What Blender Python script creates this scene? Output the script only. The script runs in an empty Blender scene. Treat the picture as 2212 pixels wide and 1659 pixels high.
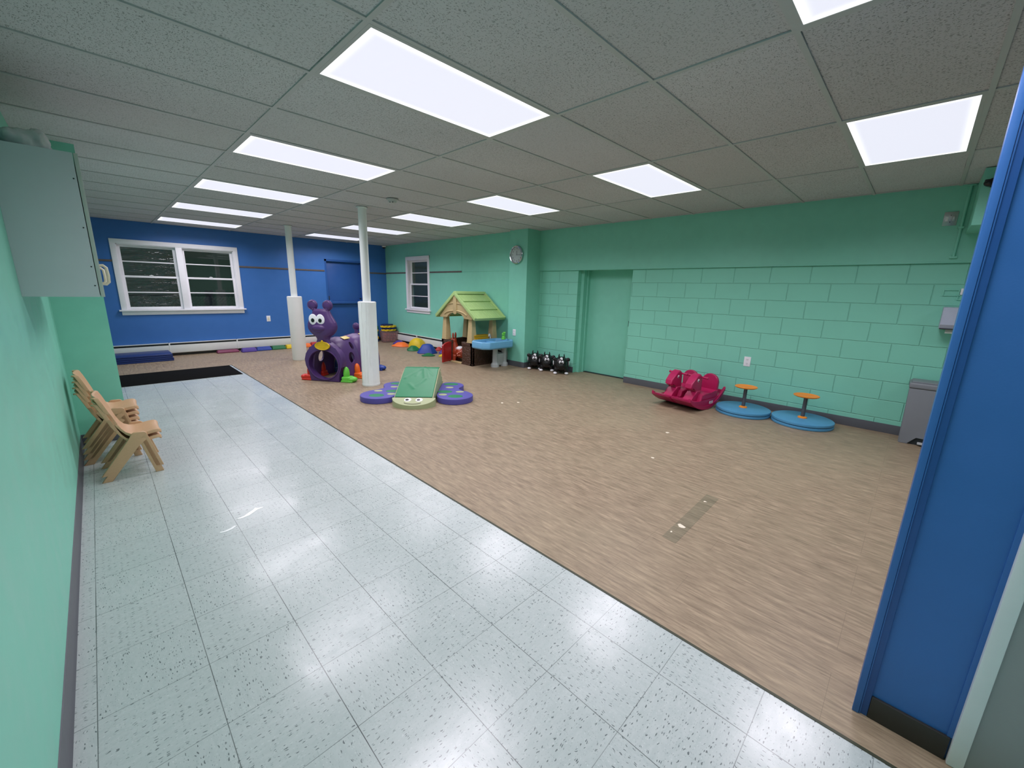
import bpy, bmesh, math, random
from mathutils import Vector, Matrix
random.seed(7)
PI = math.pi
scene = bpy.context.scene
COL = scene.collection

# ------------------------------------------------------------------ camera
RIGHT = Vector((0.70853371, -0.70529837, 0.02311243))
UP = Vector((0.14310134, 0.17567522, 0.9739919))
FWD = Vector((0.69101519, 0.68679868, -0.22540095))
EYE = Vector((0, 0, 1.4243))
CE = 2.4642           # ceiling height
cd = bpy.data.cameras.new('camera')
cam = bpy.data.objects.new('camera', cd)
COL.objects.link(cam)
m3 = Matrix((RIGHT, UP, -FWD)).transposed()
cam.matrix_world = Matrix.Translation(EYE) @ m3.to_4x4()
cd.sensor_width = 36.0
cd.sensor_fit = 'HORIZONTAL'
cd.lens = 876.84 / 2212 * 36.0
cd.shift_x = 8.8 / 2212
cd.shift_y = -0.97 / 2212
cd.clip_start = 0.02
scene.camera = cam

# ------------------------------------------------------------------ world, view
w = bpy.data.worlds.new('night')
scene.world = w
w.use_nodes = True
w.node_tree.nodes['Background'].inputs[0].default_value = (0.020, 0.028, 0.025, 1)
w.node_tree.nodes['Background'].inputs[1].default_value = 1.0
scene.view_settings.view_transform = 'Standard'
scene.view_settings.look = 'None'
scene.view_settings.gamma = 1
scene.view_settings.use_curve_mapping = False
scene.view_settings.exposure = 0.0
LIGHT_WATTS = 20.6          # per ceiling panel
LIGHT_RGB = (1.0, 0.905, 1.0)

# ------------------------------------------------------------------ node helpers
def srgb(r, g, b):
    def f(c):
        c /= 255.0
        return c / 12.92 if c <= 0.04045 else ((c + 0.055) / 1.055) ** 2.4
    return (f(r), f(g), f(b), 1)

class NT:
    def __init__(s, name):
        s.m = bpy.data.materials.new(name)
        s.m.use_nodes = True
        s.t = s.m.node_tree
        s.b = s.t.nodes['Principled BSDF']
        s.out = s.t.nodes['Material Output']
    def n(s, kind, **kw):
        nd = s.t.nodes.new(kind)
        for k, v in kw.items():
            setattr(nd, k, v)
        return nd
    def put(s, sock, v):
        if isinstance(v, bpy.types.NodeSocket):
            s.t.links.new(v, sock)
        else:
            sock.default_value = v
    def math(s, op, a, b=None, c=None, clamp=False):
        nd = s.n('ShaderNodeMath', operation=op, use_clamp=clamp)
        s.put(nd.inputs[0], a)
        if b is not None: s.put(nd.inputs[1], b)
        if c is not None: s.put(nd.inputs[2], c)
        return nd.outputs[0]
    def mix(s, f, a, b, blend='MIX'):
        nd = s.n('ShaderNodeMix', data_type='RGBA', blend_type=blend)
        s.put(nd.inputs[0], f); s.put(nd.inputs[6], a); s.put(nd.inputs[7], b)
        return nd.outputs[2]
    def fmix(s, f, a, b):
        nd = s.n('ShaderNodeMix', data_type='FLOAT')
        s.put(nd.inputs[0], f); s.put(nd.inputs[2], a); s.put(nd.inputs[3], b)
        return nd.outputs[0]
    def pos(s):
        return s.n('ShaderNodeTexCoord').outputs['Object']
    def sep(s, v):
        nd = s.n('ShaderNodeSeparateXYZ'); s.put(nd.inputs[0], v)
        return nd.outputs[0], nd.outputs[1], nd.outputs[2]
    def comb(s, x, y, z=0.0):
        nd = s.n('ShaderNodeCombineXYZ')
        s.put(nd.inputs[0], x); s.put(nd.inputs[1], y); s.put(nd.inputs[2], z)
        return nd.outputs[0]
    def noise(s, v, scale, detail=3, rough=0.5):
        nd = s.n('ShaderNodeTexNoise')
        s.put(nd.inputs['Vector'], v); nd.inputs['Scale'].default_value = scale
        nd.inputs['Detail'].default_value = detail; nd.inputs['Roughness'].default_value = rough
        return nd.outputs['Fac']
    def ramp(s, f, a, b, lo=0.0, hi=1.0):
        nd = s.n('ShaderNodeMapRange'); s.put(nd.inputs[0], f)
        nd.inputs[1].default_value = a; nd.inputs[2].default_value = b
        nd.inputs[3].default_value = lo; nd.inputs[4].default_value = hi
        return nd.outputs[0]
    def bump(s, h, strength=0.2, dist=0.01):
        nd = s.n('ShaderNodeBump')
        nd.inputs['Strength'].default_value = strength; nd.inputs['Distance'].default_value = dist
        s.put(nd.inputs['Height'], h)
        s.t.links.new(nd.outputs[0], s.b.inputs['Normal'])
        return nd.outputs[0]
    def base(s, c, rough=None, spec=None):
        s.put(s.b.inputs['Base Color'], c)
        if rough is not None: s.put(s.b.inputs['Roughness'], rough)
        if spec is not None: s.put(s.b.inputs['Specular IOR Level'], spec)

def simple(name, rgb, rough=0.5, metal=0.0, var=0.06, scale=14, bump=0.0, bscale=120, spec=0.5):
    t = NT(name)
    p = t.pos()
    c = srgb(*rgb)
    n = t.noise(p, scale, 4)
    dark = tuple(x * (1 - var * 2) for x in c[:3]) + (1,)
    lite = tuple(min(1, x * (1 + var)) for x in c[:3]) + (1,)
    t.base(t.mix(n, dark, lite), rough, spec)
    t.b.inputs['Metallic'].default_value = metal
    if bump:
        t.bump(t.noise(p, bscale, 3), bump, 0.004)
    return t.m

def emissive(name, rgb, strength):
    t = NT(name)
    t.b.inputs['Base Color'].default_value = (0.8, 0.8, 0.8, 1)
    t.b.inputs['Emission Color'].default_value = rgb
    t.b.inputs['Emission Strength'].default_value = strength
    return t.m

GREEN = (134, 213, 189)
BLUE = (62, 116, 188)
def paint(name, rgb, rough=0.42, var=0.035, bump=0.10):
    t = NT(name)
    p = t.pos(); c = srgb(*rgb)
    a = t.noise(p, 1.3, 4); b = t.noise(p, 9, 5)
    f = t.math('MULTIPLY', t.math('ADD', a, b), 0.5)
    t.base(t.mix(t.ramp(f, 0.35, 0.65), tuple(x * (1 - var * 2) for x in c[:3]) + (1,), c),
           t.ramp(b, 0.3, 0.7, rough - 0.05, rough + 0.08), 0.4)
    t.bump(t.noise(p, 160, 3), bump, 0.002)
    return t.m

def block_paint():
    t = NT('painted_block_green')
    x, y, z = t.sep(t.pos())
    # courses 0.2032 high counted down from 1.778, joints every 0.4064
    v = t.comb(t.math('ADD', y, 0.0430), t.math('ADD', z, 0.0508), 0.0)
    br = t.n('ShaderNodeTexBrick', offset=0.5, offset_frequency=2)
    nz = t.n('ShaderNodeTexNoise'); t.put(nz.inputs['Vector'], t.pos()); nz.inputs['Scale'].default_value = 5
    vm = t.n('ShaderNodeVectorMath', operation='MULTIPLY_ADD')
    t.put(vm.inputs[0], nz.outputs['Color']); vm.inputs[1].default_value = (0.008, 0.008, 0); t.put(vm.inputs[2], v)
    t.put(br.inputs['Vector'], vm.outputs[0])
    br.inputs['Scale'].default_value = 1.0
    br.inputs['Brick Width'].default_value = 0.4064
    br.inputs['Row Height'].default_value = 0.2032
    br.inputs['Mortar Size'].default_value = 0.0065
    br.inputs['Mortar Smooth'].default_value = 1.0
    c = srgb(*GREEN)
    a = t.noise(t.pos(), 1.1, 4); g = t.noise(t.pos(), 220, 4)
    t.base(t.mix(t.ramp(a, 0.35, 0.65), tuple(x * 0.94 for x in c[:3]) + (1,), c), 0.45, 0.4)
    h = t.math('SUBTRACT', t.math('MULTIPLY', g, 0.10), br.outputs['Fac'])
    h = t.math('ADD', h, t.math('MULTIPLY', t.noise(t.pos(), 24, 3), 0.22))
    t.bump(h, 0.85, 0.0060)
    return t.m

FX, FY, T = -0.19396, 1.68611, 0.3048
def tile_floor():
    t = NT('vinyl_tile')
    x, y, z = t.sep(t.pos())
    u = t.math('DIVIDE', t.math('SUBTRACT', x, FX), T)
    v = t.math('DIVIDE', t.math('SUBTRACT', y, FY), T)
    fu = t.math('FRACT', t.math('ADD', u, 100.0)); fv = t.math('FRACT', t.math('ADD', v, 100.0))
    iu = t.math('FLOOR', t.math('ADD', u, 100.0)); iv = t.math('FLOOR', t.math('ADD', v, 100.0))
    eu = t.math('MINIMUM', fu, t.math('SUBTRACT', 1.0, fu))
    ev = t.math('MINIMUM', fv, t.math('SUBTRACT', 1.0, fv))
    par = t.math('MODULO', t.math('ADD', iu, iv), 2.0)
    wn = t.n('ShaderNodeTexWhiteNoise'); t.put(wn.inputs['Vector'], t.comb(iu, iv, 0))
    rnd = wn.outputs['Value']
    warp = t.n('ShaderNodeTexNoise'); t.put(warp.inputs['Vector'], t.pos()); warp.inputs['Scale'].default_value = 45
    warp.inputs['Detail'].default_value = 2
    wx, wy, wz = t.sep(warp.outputs['Color'])
    x2 = t.math('ADD', x, t.math('MULTIPLY', wx, 0.016)); y2 = t.math('ADD', y, t.math('MULTIPLY', wy, 0.016))
    a = t.fmix(par, y2, x2); b = t.fmix(par, x2, y2)
    off = t.math('MULTIPLY', rnd, 7.0)
    def flecks(su, sv, thr, gate, o):
        vo = t.n('ShaderNodeTexVoronoi', voronoi_dimensions='2D')
        t.put(vo.inputs['Vector'], t.comb(t.math('ADD', t.math('MULTIPLY', a, su), t.math('ADD', off, o)), t.math('ADD', t.math('MULTIPLY', b, sv), off)))
        vo.inputs['Scale'].default_value = 1.0
        r, g, bb = t.sep(vo.outputs['Color'])
        size = t.ramp(g, 0, 1, thr * 0.45, thr)
        hit = t.math('LESS_THAN', vo.outputs['Distance'], size)
        return t.math('MULTIPLY', hit, t.math('GREATER_THAN', r, gate))
    f1 = flecks(44, 165, 0.27, 0.76, 0.0)
    f2 = flecks(80, 210, 0.22, 0.66, 3.3)
    f3 = flecks(60, 160, 0.20, 0.75, 9.1)
    soft = t.noise(t.comb(t.math('MULTIPLY', a, 18), t.math('MULTIPLY', b, 60)), 1.0, 4, 0.6)
    low = t.noise(t.pos(), 0.9, 4)
    c0 = srgb(190, 200, 198); c1 = srgb(178, 190, 188)
    c = t.mix(t.ramp(soft, 0.35, 0.7), c0, c1)
    c = t.mix(t.ramp(low, 0.4, 0.65, 0.0, 0.35), c, srgb(168, 181, 178))
    c = t.mix(t.math('MULTIPLY', rnd, 0.13), c, srgb(160, 176, 174))
    c = t.mix(t.math('MULTIPLY', f3, 0.25), c, srgb(232, 238, 236))
    c = t.mix(t.math('MULTIPLY', f2, 0.45), c, srgb(120, 134, 134))
    c = t.mix(t.math('MULTIPLY', f1, 0.80), c, srgb(70, 82, 84))
    # rows of tile laid with wider joints one way than the other
    su = t.math('LESS_THAN', eu, 0.0042); sv = t.math('LESS_THAN', ev, 0.0034)
    jn = t.ramp(t.noise(t.pos(), 3.0, 2), 0.35, 0.65, 0.62, 1.0)
    c = t.mix(t.math('MULTIPLY', t.math('MAXIMUM', su, t.math('MULTIPLY', sv, 0.8)), jn), c, srgb(66, 74, 74))
    rough = t.math('ADD', t.ramp(t.noise(t.pos(), 2.2, 5, 0.65), 0.3, 0.7, 0.13, 0.30), t.math('MULTIPLY', soft, 0.05))
    t.base(c, rough, 0.62)
    h = t.math('ADD', t.math('MULTIPLY', t.noise(t.pos(), 3.5, 3), 1.0), t.math('MULTIPLY', t.math('MAXIMUM', su, sv), -0.15))
    t.bump(h, 0.22, 0.010)
    return t.m

def wood_floor(name='wood_vinyl', mul=1.0, tint=(1, 1, 1)):
    t = NT(name)
    x, y, z = t.sep(t.pos())
    wv = t.n('ShaderNodeTexNoise'); t.put(wv.inputs['Vector'], t.pos()); wv.inputs['Scale'].default_value = 3.0
    wx, wy, wz = t.sep(wv.outputs['Color'])
    x2 = t.math('ADD', x, t.math('MULTIPLY', wx, 0.022))
    s1 = t.noise(t.comb(t.math('MULTIPLY', x2, 46), t.math('MULTIPLY', y, 5.5)), 1.0, 6, 0.62)
    s2 = t.noise(t.comb(t.math('MULTIPLY', x2, 120), t.math('MULTIPLY', y, 11)), 1.0, 5, 0.6)
    s3 = t.noise(t.comb(t.math('MULTIPLY', x2, 60), t.math('MULTIPLY', y, 9)), 1.3, 5, 0.7)
    lo = t.noise(t.pos(), 1.2, 3)
    k = lambda r, g, b: tuple(v * mul * tt for v, tt in zip(srgb(r, g, b)[:3], tint)) + (1,)
    c = t.mix(t.ramp(s1, 0.3, 0.7), k(124, 109, 88), k(177, 159, 132))
    c = t.mix(t.ramp(s2, 0.42, 0.68, 0.0, 0.55), c, k(108, 92, 74))
    c = t.mix(t.ramp(s3, 0.62, 0.70, 0.0, 0.75), c, k(80, 66, 54))
    c = t.mix(t.ramp(lo, 0.4, 0.7, 0.0, 0.22), c, k(160, 150, 122))
    # plank joints, 0.152 wide boards 0.914 long running away from the door
    br = t.n('ShaderNodeTexBrick', offset=0.33, offset_frequency=3)
    t.put(br.inputs['Vector'], t.comb(y, x)); br.inputs['Scale'].default_value = 1
    br.inputs['Brick Width'].default_value = 0.914; br.inputs['Row Height'].default_value = 0.152
    br.inputs['Mortar Size'].default_value = 0.0009; br.inputs['Mortar Smooth'].default_value = 0.2
    c = t.mix(t.math('MULTIPLY', br.outputs['Fac'], 0.45), c, k(96, 84, 70))
    t.base(c, t.ramp(s1, 0.3, 0.7, 0.40, 0.54), 0.45)
    t.bump(s2, 0.12, 0.002)
    return t.m

GX, GY, SX, SY = 0.935366, 1.772678, 1.2192, 0.6096
def ceiling_tile():
    t = NT('ceiling_tile')
    x, y, z = t.sep(t.pos())
    u = t.math('DIVIDE', t.math('SUBTRACT', x, GX), SX); v = t.math('DIVIDE', t.math('SUBTRACT', y, GY), SY)
    fu = t.math('FRACT', t.math('ADD', u, 50.0)); fv = t.math('FRACT', t.math('ADD', v, 50.0))
    iu = t.math('FLOOR', t.math('ADD', u, 50.0)); iv = t.math('FLOOR', t.math('ADD', v, 50.0))
    wn = t.n('ShaderNodeTexWhiteNoise'); t.put(wn.inputs['Vector'], t.comb(iu, iv, 0)); rnd = wn.outputs['Value']
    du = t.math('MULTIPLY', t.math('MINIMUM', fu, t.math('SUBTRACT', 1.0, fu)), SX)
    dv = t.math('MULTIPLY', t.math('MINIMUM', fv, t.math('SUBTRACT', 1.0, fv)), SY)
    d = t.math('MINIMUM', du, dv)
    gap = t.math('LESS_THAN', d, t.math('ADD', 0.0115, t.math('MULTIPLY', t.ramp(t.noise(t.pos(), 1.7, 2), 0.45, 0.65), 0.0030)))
    warp = t.n('ShaderNodeTexNoise'); t.put(warp.inputs['Vector'], t.pos()); warp.inputs['Scale'].default_value = 40
    wx, wy, wz = t.sep(warp.outputs['Color'])
    x2 = t.math('ADD', x, t.math('MULTIPLY', wx, 0.03)); y2 = t.math('ADD', y, t.math('MULTIPLY', wy, 0.03))
    turn = t.math('GREATER_THAN', rnd, 0.5)
    a = t.fmix(turn, x2, y2); b = t.fmix(turn, y2, x2)
    def pits(su, sv, thr, gate, o):
        vo = t.n('ShaderNodeTexVoronoi', voronoi_dimensions='2D')
        t.put(vo.inputs['Vector'], t.comb(t.math('ADD', t.math('MULTIPLY', a, su), o), t.math('ADD', t.math('MULTIPLY', b, sv), o)))
        vo.inputs['Scale'].default_value = 1
        r, g, bb = t.sep(vo.outputs['Color'])
        return t.math('MULTIPLY', t.math('LESS_THAN', vo.outputs['Distance'], t.ramp(g, 0, 1, thr * .4, thr)), t.math('GREATER_THAN', r, gate))
    p = t.math('MAXIMUM', pits(55, 150, 0.30, 0.45, 0.0), pits(95, 120, 0.24, 0.5, 5.0))
    amt = t.ramp(t.math('FRACT', t.math('MULTIPLY', rnd, 7.3)), 0, 1, 0.35, 0.75)
    c = t.mix(t.ramp(t.noise(t.pos(), 0.8, 4), 0.35, 0.65), srgb(196, 197, 200), srgb(206, 207, 210))
    c = t.mix(t.math('MULTIPLY', rnd, 0.35), c, srgb(180, 180, 176))
    c = t.mix(t.math('MULTIPLY', p, amt), c, srgb(92, 98, 94))
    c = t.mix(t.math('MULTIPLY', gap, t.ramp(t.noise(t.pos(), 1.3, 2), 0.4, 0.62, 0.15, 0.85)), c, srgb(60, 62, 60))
    t.base(c, 0.9, 0.15)
    t.bump(t.math('SUBTRACT', t.math('MULTIPLY', t.noise(t.pos(), 140, 3), 0.3), p), 0.3, 0.003)
    return t.m

def glass(name, film=0.0, tint=(0.9, 0.95, 0.93, 1)):
    t = NT(name)
    nt = t.t
    tr = t.n('ShaderNodeBsdfTransparent'); tr.inputs[0].default_value = tint
    gl = t.n('ShaderNodeBsdfGlossy'); gl.inputs['Roughness'].default_value = 0.02 if not film else 0.05
    fr = t.n('ShaderNodeLayerWeight'); fr.inputs['Blend'].default_value = 0.5
    mx = t.n('ShaderNodeMixShader')
    f = t.math('ADD', 0.035, t.math('MULTIPLY', 0.9, t.math('POWER', fr.outputs['Facing'], 5.0)))
    t.put(mx.inputs[0], f); nt.links.new(tr.outputs[0], mx.inputs[1]); nt.links.new(gl.outputs[0], mx.inputs[2])
    if film:
        x, y, z = t.sep(t.pos())
        h = t.noise(t.comb(t.math('MULTIPLY', x, 2.2), t.math('MULTIPLY', z, 9.0)), 1.0, 3)
        bp = t.n('ShaderNodeBump'); bp.inputs['Strength'].default_value = film; bp.inputs['Distance'].default_value = 0.06
        t.put(bp.inputs['Height'], h)
        nt.links.new(bp.outputs[0], gl.inputs['Normal'])
    nt.links.new(mx.outputs[0], t.out.inputs[0])
    return t.m

def clear_plastic(name, rgb, f=0.55):
    t = NT(name)
    tr = t.n('ShaderNodeBsdfTransparent'); tr.inputs[0].default_value = srgb(*rgb)
    mx = t.n('ShaderNodeMixShader'); mx.inputs[0].default_value = f
    t.base(srgb(*rgb), 0.25)
    t.t.links.new(tr.outputs[0], mx.inputs[1]); t.t.links.new(t.b.outputs[0], mx.inputs[2])
    t.t.links.new(mx.outputs[0], t.out.inputs[0])
    return t.m

M = {}
M['green'] = paint('painted_wall_green', GREEN)
M['block'] = block_paint()
M['blue'] = paint('painted_wall_blue', BLUE, 0.38)
M['bluegloss'] = paint('painted_door_blue', (46, 92, 160), 0.34)
M['tile'] = tile_floor()
M['wood'] = wood_floor()
M['woodpatch'] = wood_floor('worn_wood_vinyl', 0.76, (0.96, 1.04, 1.02))
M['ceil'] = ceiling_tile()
M['tbar'] = simple('ceiling_grid_paint', (186, 189, 188), 0.5, var=0.03)
M['cove'] = simple('cove_base_grey', (88, 92, 98), 0.45, var=0.05)
M['covedark'] = simple('cove_base_dark', (52, 50, 46), 0.5, var=0.05)
M['edge'] = simple('floor_edge_strip', (58, 62, 44), 0.5)
M['white'] = simple('white_trim', (240, 242, 246), 0.4, var=0.02)
M['whiteheat'] = simple('heater_enamel', (226, 230, 226), 0.4, var=0.02)
M['slot'] = simple('heater_dark', (36, 44, 46), 0.6)
M['strip'] = simple('brown_strip', (96, 88, 82), 0.6, var=0.12, scale=30)
def lens():
    t = NT('light_diffuser')
    x, y, z = t.sep(t.pos())
    d = t.math('MINIMUM', t.math('MINIMUM', x, t.math('SUBTRACT', 1.2192, x)), t.math('MINIMUM', y, t.math('SUBTRACT', 0.6096, y)))
    e = t.ramp(t.math('SUBTRACT', d, 0.03), 0.0, 0.055, 1.0, 0.0)      # edge lit panel, brighter along its rim
    e = t.math('MULTIPLY', e, e)
    t.b.inputs['Base Color'].default_value = (0.25, 0.25, 0.25, 1)
    t.put(t.b.inputs['Emission Color'], t.mix(e, (0.80, 0.81, 0.93, 1), (1, 1, 1, 1)))
    t.put(t.b.inputs['Emission Strength'], t.fmix(e, 0.98, 1.5))
    return t.m
M['lens'] = lens()
M['glass'] = glass('window_glass')
M['glassfilm'] = glass('window_glass_with_film', 0.5)
M['pole'] = simple('pole_paint', (236, 241, 240), 0.25, var=0.03, scale=6, bump=0.1, bscale=18)
M['sleeve'] = simple('pole_padding', (236, 238, 234), 0.5, var=0.03, scale=5)
M['sleevetape'] = simple('pole_padding_tape', (236, 242, 240), 0.3, var=0.03, scale=8, bump=0.45, bscale=26)
M['beige'] = simple('chair_plastic', (206, 168, 128), 0.48, var=0.05, scale=60, bump=0.08, bscale=300)
M['cab'] = simple('cabinet_laminate', (196, 206, 208), 0.35, var=0.02)
M['cabedge'] = simple('cabinet_edge', (190, 198, 188), 0.4)
M['cream'] = simple('cream_plastic', (228, 224, 196), 0.35)
M['bag'] = clear_plastic('crumpled_plastic', (240, 242, 242), 0.8)
M['purple'] = simple('purple_plastic', (78, 49, 108), 0.42, var=0.04, bump=0.05)
M['yellow'] = simple('yellow_plastic', (214, 178, 20), 0.45)
M['paleyellow'] = simple('pale_yellow_label', (228, 206, 120), 0.4)
M['redp'] = simple('red_plastic', (206, 44, 28), 0.4)
M['orange'] = simple('orange_plastic', (236, 108, 32), 0.4)
M['lime'] = simple('green_plastic', (108, 204, 72), 0.4)
M['bluep'] = simple('blue_plastic', (24, 62, 150), 0.4)
M['eyewhite'] = simple('eye_white', (238, 240, 244), 0.3, var=0.01)
M['black'] = simple('black_gloss', (12, 12, 14), 0.3)
M['turfgreen'] = simple('green_vinyl', (32, 128, 84), 0.45, var=0.05, bump=0.15, bscale=18)
M['sage'] = simple('sage_vinyl', (166, 176, 134), 0.5, var=0.03)
M['violet'] = simple('violet_vinyl', (84, 80, 162), 0.48, var=0.04)
M['tan'] = simple('tan_plastic', (196, 178, 130), 0.5, var=0.05, scale=40, bump=0.1)
M['roof'] = simple('roof_green_plastic', (170, 204, 132), 0.45, var=0.05)
def stone():
    t = NT('brown_stone_plastic')
    vo = t.n('ShaderNodeTexVoronoi', feature='DISTANCE_TO_EDGE'); t.put(vo.inputs['Vector'], t.pos()); vo.inputs['Scale'].default_value = 13
    n_ = t.noise(t.pos(), 40, 3)
    t.base(t.mix(n_, srgb(70, 50, 40), srgb(92, 68, 54)), 0.5, 0.4)
    h = t.math('ADD', t.ramp(vo.outputs['Distance'], 0.0, 0.10), t.math('MULTIPLY', n_, 0.35))
    t.bump(h, 0.8, 0.010)
    return t.m
M['brown'] = stone()
M['reddoor'] = simple('red_door_plastic', (156, 30, 30), 0.4)
M['deer'] = simple('rust_rubber', (156, 60, 34), 0.35)
M['pinkspot'] = simple('pink_spot', (240, 160, 140), 0.4)
M['basin'] = simple('basin_blue_plastic', (112, 176, 216), 0.35, var=0.05, bump=0.1, bscale=20)
M['ltgrey'] = simple('light_grey_plastic', (186, 192, 192), 0.5)
M['mustard'] = simple('mustard_plastic', (196, 156, 20), 0.4)
M['magenta'] = simple('magenta_plastic', (176, 26, 86), 0.38, var=0.04)
M['discblue'] = simple('disc_blue_plastic', (82, 152, 194), 0.42)
M['discorange'] = simple('disc_orange_plastic', (246, 148, 44), 0.42)
M['darkgrey'] = simple('dark_grey_metal', (92, 96, 100), 0.35, metal=0.3)
M['bin'] = simple('grey_bin_plastic', (126, 132, 138), 0.45, var=0.03)
M['cow'] = simple('cow_rubber', (14, 15, 16), 0.38)
M['matblue'] = simple('folding_mat_blue', (20, 48, 112), 0.42, var=0.04)
M['rug'] = simple('black_rug', (9, 9, 9), 0.95, bump=0.4, bscale=200, spec=0.1)
M['chrome'] = simple('chrome', (200, 204, 206), 0.12, metal=0.9)
M['dial'] = simple('clock_dial', (206, 210, 212), 0.4)
M['metalgrey'] = simple('steel_plate', (180, 184, 182), 0.25, metal=0.5)
M['tissue'] = simple('paper', (222, 234, 224), 0.8)
M['dispenser'] = simple('dispenser_plastic', (176, 186, 204), 0.3)
M['scrap'] = simple('paper_scrap', (236, 228, 206), 0.8)
M['clearbin'] = clear_plastic('clear_tub', (232, 214, 214), 0.20)
M['ballred'] = simple('red_ball', (168, 62, 66), 0.4)
M['navy'] = simple('navy_foam', (22, 34, 92), 0.5)
M['maroon'] = simple('maroon_foam', (118, 44, 78), 0.5)
M['beamyellow'] = simple('yellow_foam', (228, 198, 34), 0.5)
M['beamgreen'] = simple('green_foam', (20, 108, 60), 0.5)
M['beamblue'] = simple('blue_foam', (24, 62, 150), 0.5)
M['beamred'] = simple('red_foam', (186, 38, 34), 0.5)
M['beamviolet'] = simple('violet_foam', (80, 62, 150), 0.5)
M['beamorange'] = simple('orange_foam', (246, 120, 44), 0.5)
M['steel'] = simple('galvanised_steel', (150, 156, 156), 0.4, metal=0.6)
M['ground'] = simple('night_ground', (40, 44, 38), 0.9)
M['greydoor'] = paint('grey_door_paint', (160, 164, 165), 0.45)
M['casing'] = simple('casing_white', (238, 242, 244), 0.35, var=0.03)

# ------------------------------------------------------------------ mesh helpers
class B:
    """one bmesh that becomes one object"""
    def __init__(s): s.bm = bmesh.new()
    def _xf(s, vs, mat):
        if mat is not None: bmesh.ops.transform(s.bm, matrix=mat, verts=vs)
    def box(s, x0, x1, y0, y1, z0, z1, bev=0, seg=2, mat=None):
        r = bmesh.ops.create_cube(s.bm, size=1)
        vs = r['verts']
        bmesh.ops.scale(s.bm, vec=(x1 - x0, y1 - y0, z1 - z0), verts=vs)
        bmesh.ops.translate(s.bm, vec=((x0 + x1) / 2, (y0 + y1) / 2, (z0 + z1) / 2), verts=vs)
        if bev:
            es = list({e for v in vs for e in v.link_edges})
            r = bmesh.ops.bevel(s.bm, geom=es, offset=bev, segments=seg, affect='EDGES', profile=0.6)
            vs = list({v for f in r['faces'] for v in f.verts} | {v for v in vs if v.is_valid})
            vs = [v for v in vs if v.is_valid]
        s._xf(vs, mat)
        return s
    def ball(s, c, r, seg=24, rot=None):
        rr = r if hasattr(r, '__len__') else (r, r, r)
        q = bmesh.ops.create_uvsphere(s.bm, u_segments=seg, v_segments=max(8, seg // 2), radius=1)
        m = Matrix.Translation(c) @ (rot.to_4x4() if rot is not None else Matrix.Identity(4)) @ Matrix.Diagonal((*rr, 1))
        bmesh.ops.transform(s.bm, matrix=m, verts=q['verts'])
        return s
    def cyl(s, p0, p1, r0, r1=None, n=24, caps=True):
        r1 = r0 if r1 is None else r1
        p0 = Vector(p0); p1 = Vector(p1); d = p1 - p0
        q = bmesh.ops.create_cone(s.bm, cap_ends=caps, segments=n, radius1=r0, radius2=r1, depth=d.length)
        m = Matrix.Translation((p0 + p1) / 2) @ d.to_track_quat('Z', 'Y').to_matrix().to_4x4()
        bmesh.ops.transform(s.bm, matrix=m, verts=q['verts'])
        return s
    def lathe(s, prof, c=(0, 0, 0), n=48, rot=None):
        c = Vector(c); rings = []
        for (r, z) in prof:
            if r < 1e-5:
                v = Vector((0, 0, z)); v = rot @ v if rot is not None else v
                rings.append([s.bm.verts.new(c + v)])
            else:
                ring = []
                for i in range(n):
                    a = 2 * PI * i / n; v = Vector((r * math.cos(a), r * math.sin(a), z))
                    v = rot @ v if rot is not None else v
                    ring.append(s.bm.verts.new(c + v))
                rings.append(ring)
        for a, b in zip(rings, rings[1:]):
            for i in range(n):
                j = (i + 1) % n
                if len(a) == 1 and len(b) == 1: continue
                if len(a) == 1: s.bm.faces.new((a[0], b[i], b[j]))
                elif len(b) == 1: s.bm.faces.new((a[i], a[j], b[0]))
                else: s.bm.faces.new((a[i], a[j], b[j], b[i]))
        return s
    def prism(s, pts, org, ax, ay, az, t0, t1, bev=0, seg=2):
        """polygon pts (u,v) in plane (ax,ay) at org, extruded along az from t0 to t1"""
        org = Vector(org); ax = Vector(ax); ay = Vector(ay); az = Vector(az)
        a = [s.bm.verts.new(org + ax * u + ay * v + az * t0) for u, v in pts]
        b = [s.bm.verts.new(org + ax * u + ay * v + az * t1) for u, v in pts]
        fs = [s.bm.faces.new(a), s.bm.faces.new(b[::-1])]
        n = len(pts)
        for i in range(n):
            j = (i + 1) % n
            fs.append(s.bm.faces.new((a[j], a[i], b[i], b[j])))
        if bev:
            es = list({e for f in fs[:2] for e in f.edges})
            bmesh.ops.bevel(s.bm, geom=es, offset=bev, segments=seg, affect='EDGES', profile=0.6)
        return s
    def tube(s, pts, r, n=10, closed=False):
        pts = [Vector(p) for p in pts]; rings = []
        N = len(pts); up = None
        for i, p in enumerate(pts):
            if closed: d = pts[(i + 1) % N] - pts[i - 1]
            else: d = pts[min(i + 1, N - 1)] - pts[max(i - 1, 0)]
            d.normalize()
            if up is None:
                up = Vector((0, 0, 1)) if abs(d.z) < 0.9 else Vector((1, 0, 0))
            e1 = (up - d * up.dot(d)).normalized(); up = e1; e2 = d.cross(e1)
            rr = r[i] if hasattr(r, '__len__') else r
            rings.append([s.bm.verts.new(p + e1 * rr * math.cos(2 * PI * k / n) + e2 * rr * math.sin(2 * PI * k / n)) for k in range(n)])
        pairs = list(zip(rings, rings[1:])) + ([(rings[-1], rings[0])] if closed else [])
        for a, b in pairs:
            for k in range(n):
                l = (k + 1) % n
                s.bm.faces.new((a[k], a[l], b[l], b[k]))
        if not closed:
            s.bm.faces.new(rings[0][::-1]); s.bm.faces.new(rings[-1])
        return s
    def quad(s, a, b, c, d):
        s.bm.faces.new([s.bm.verts.new(Vector(p)) for p in (a, b, c, d)]); return s
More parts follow.
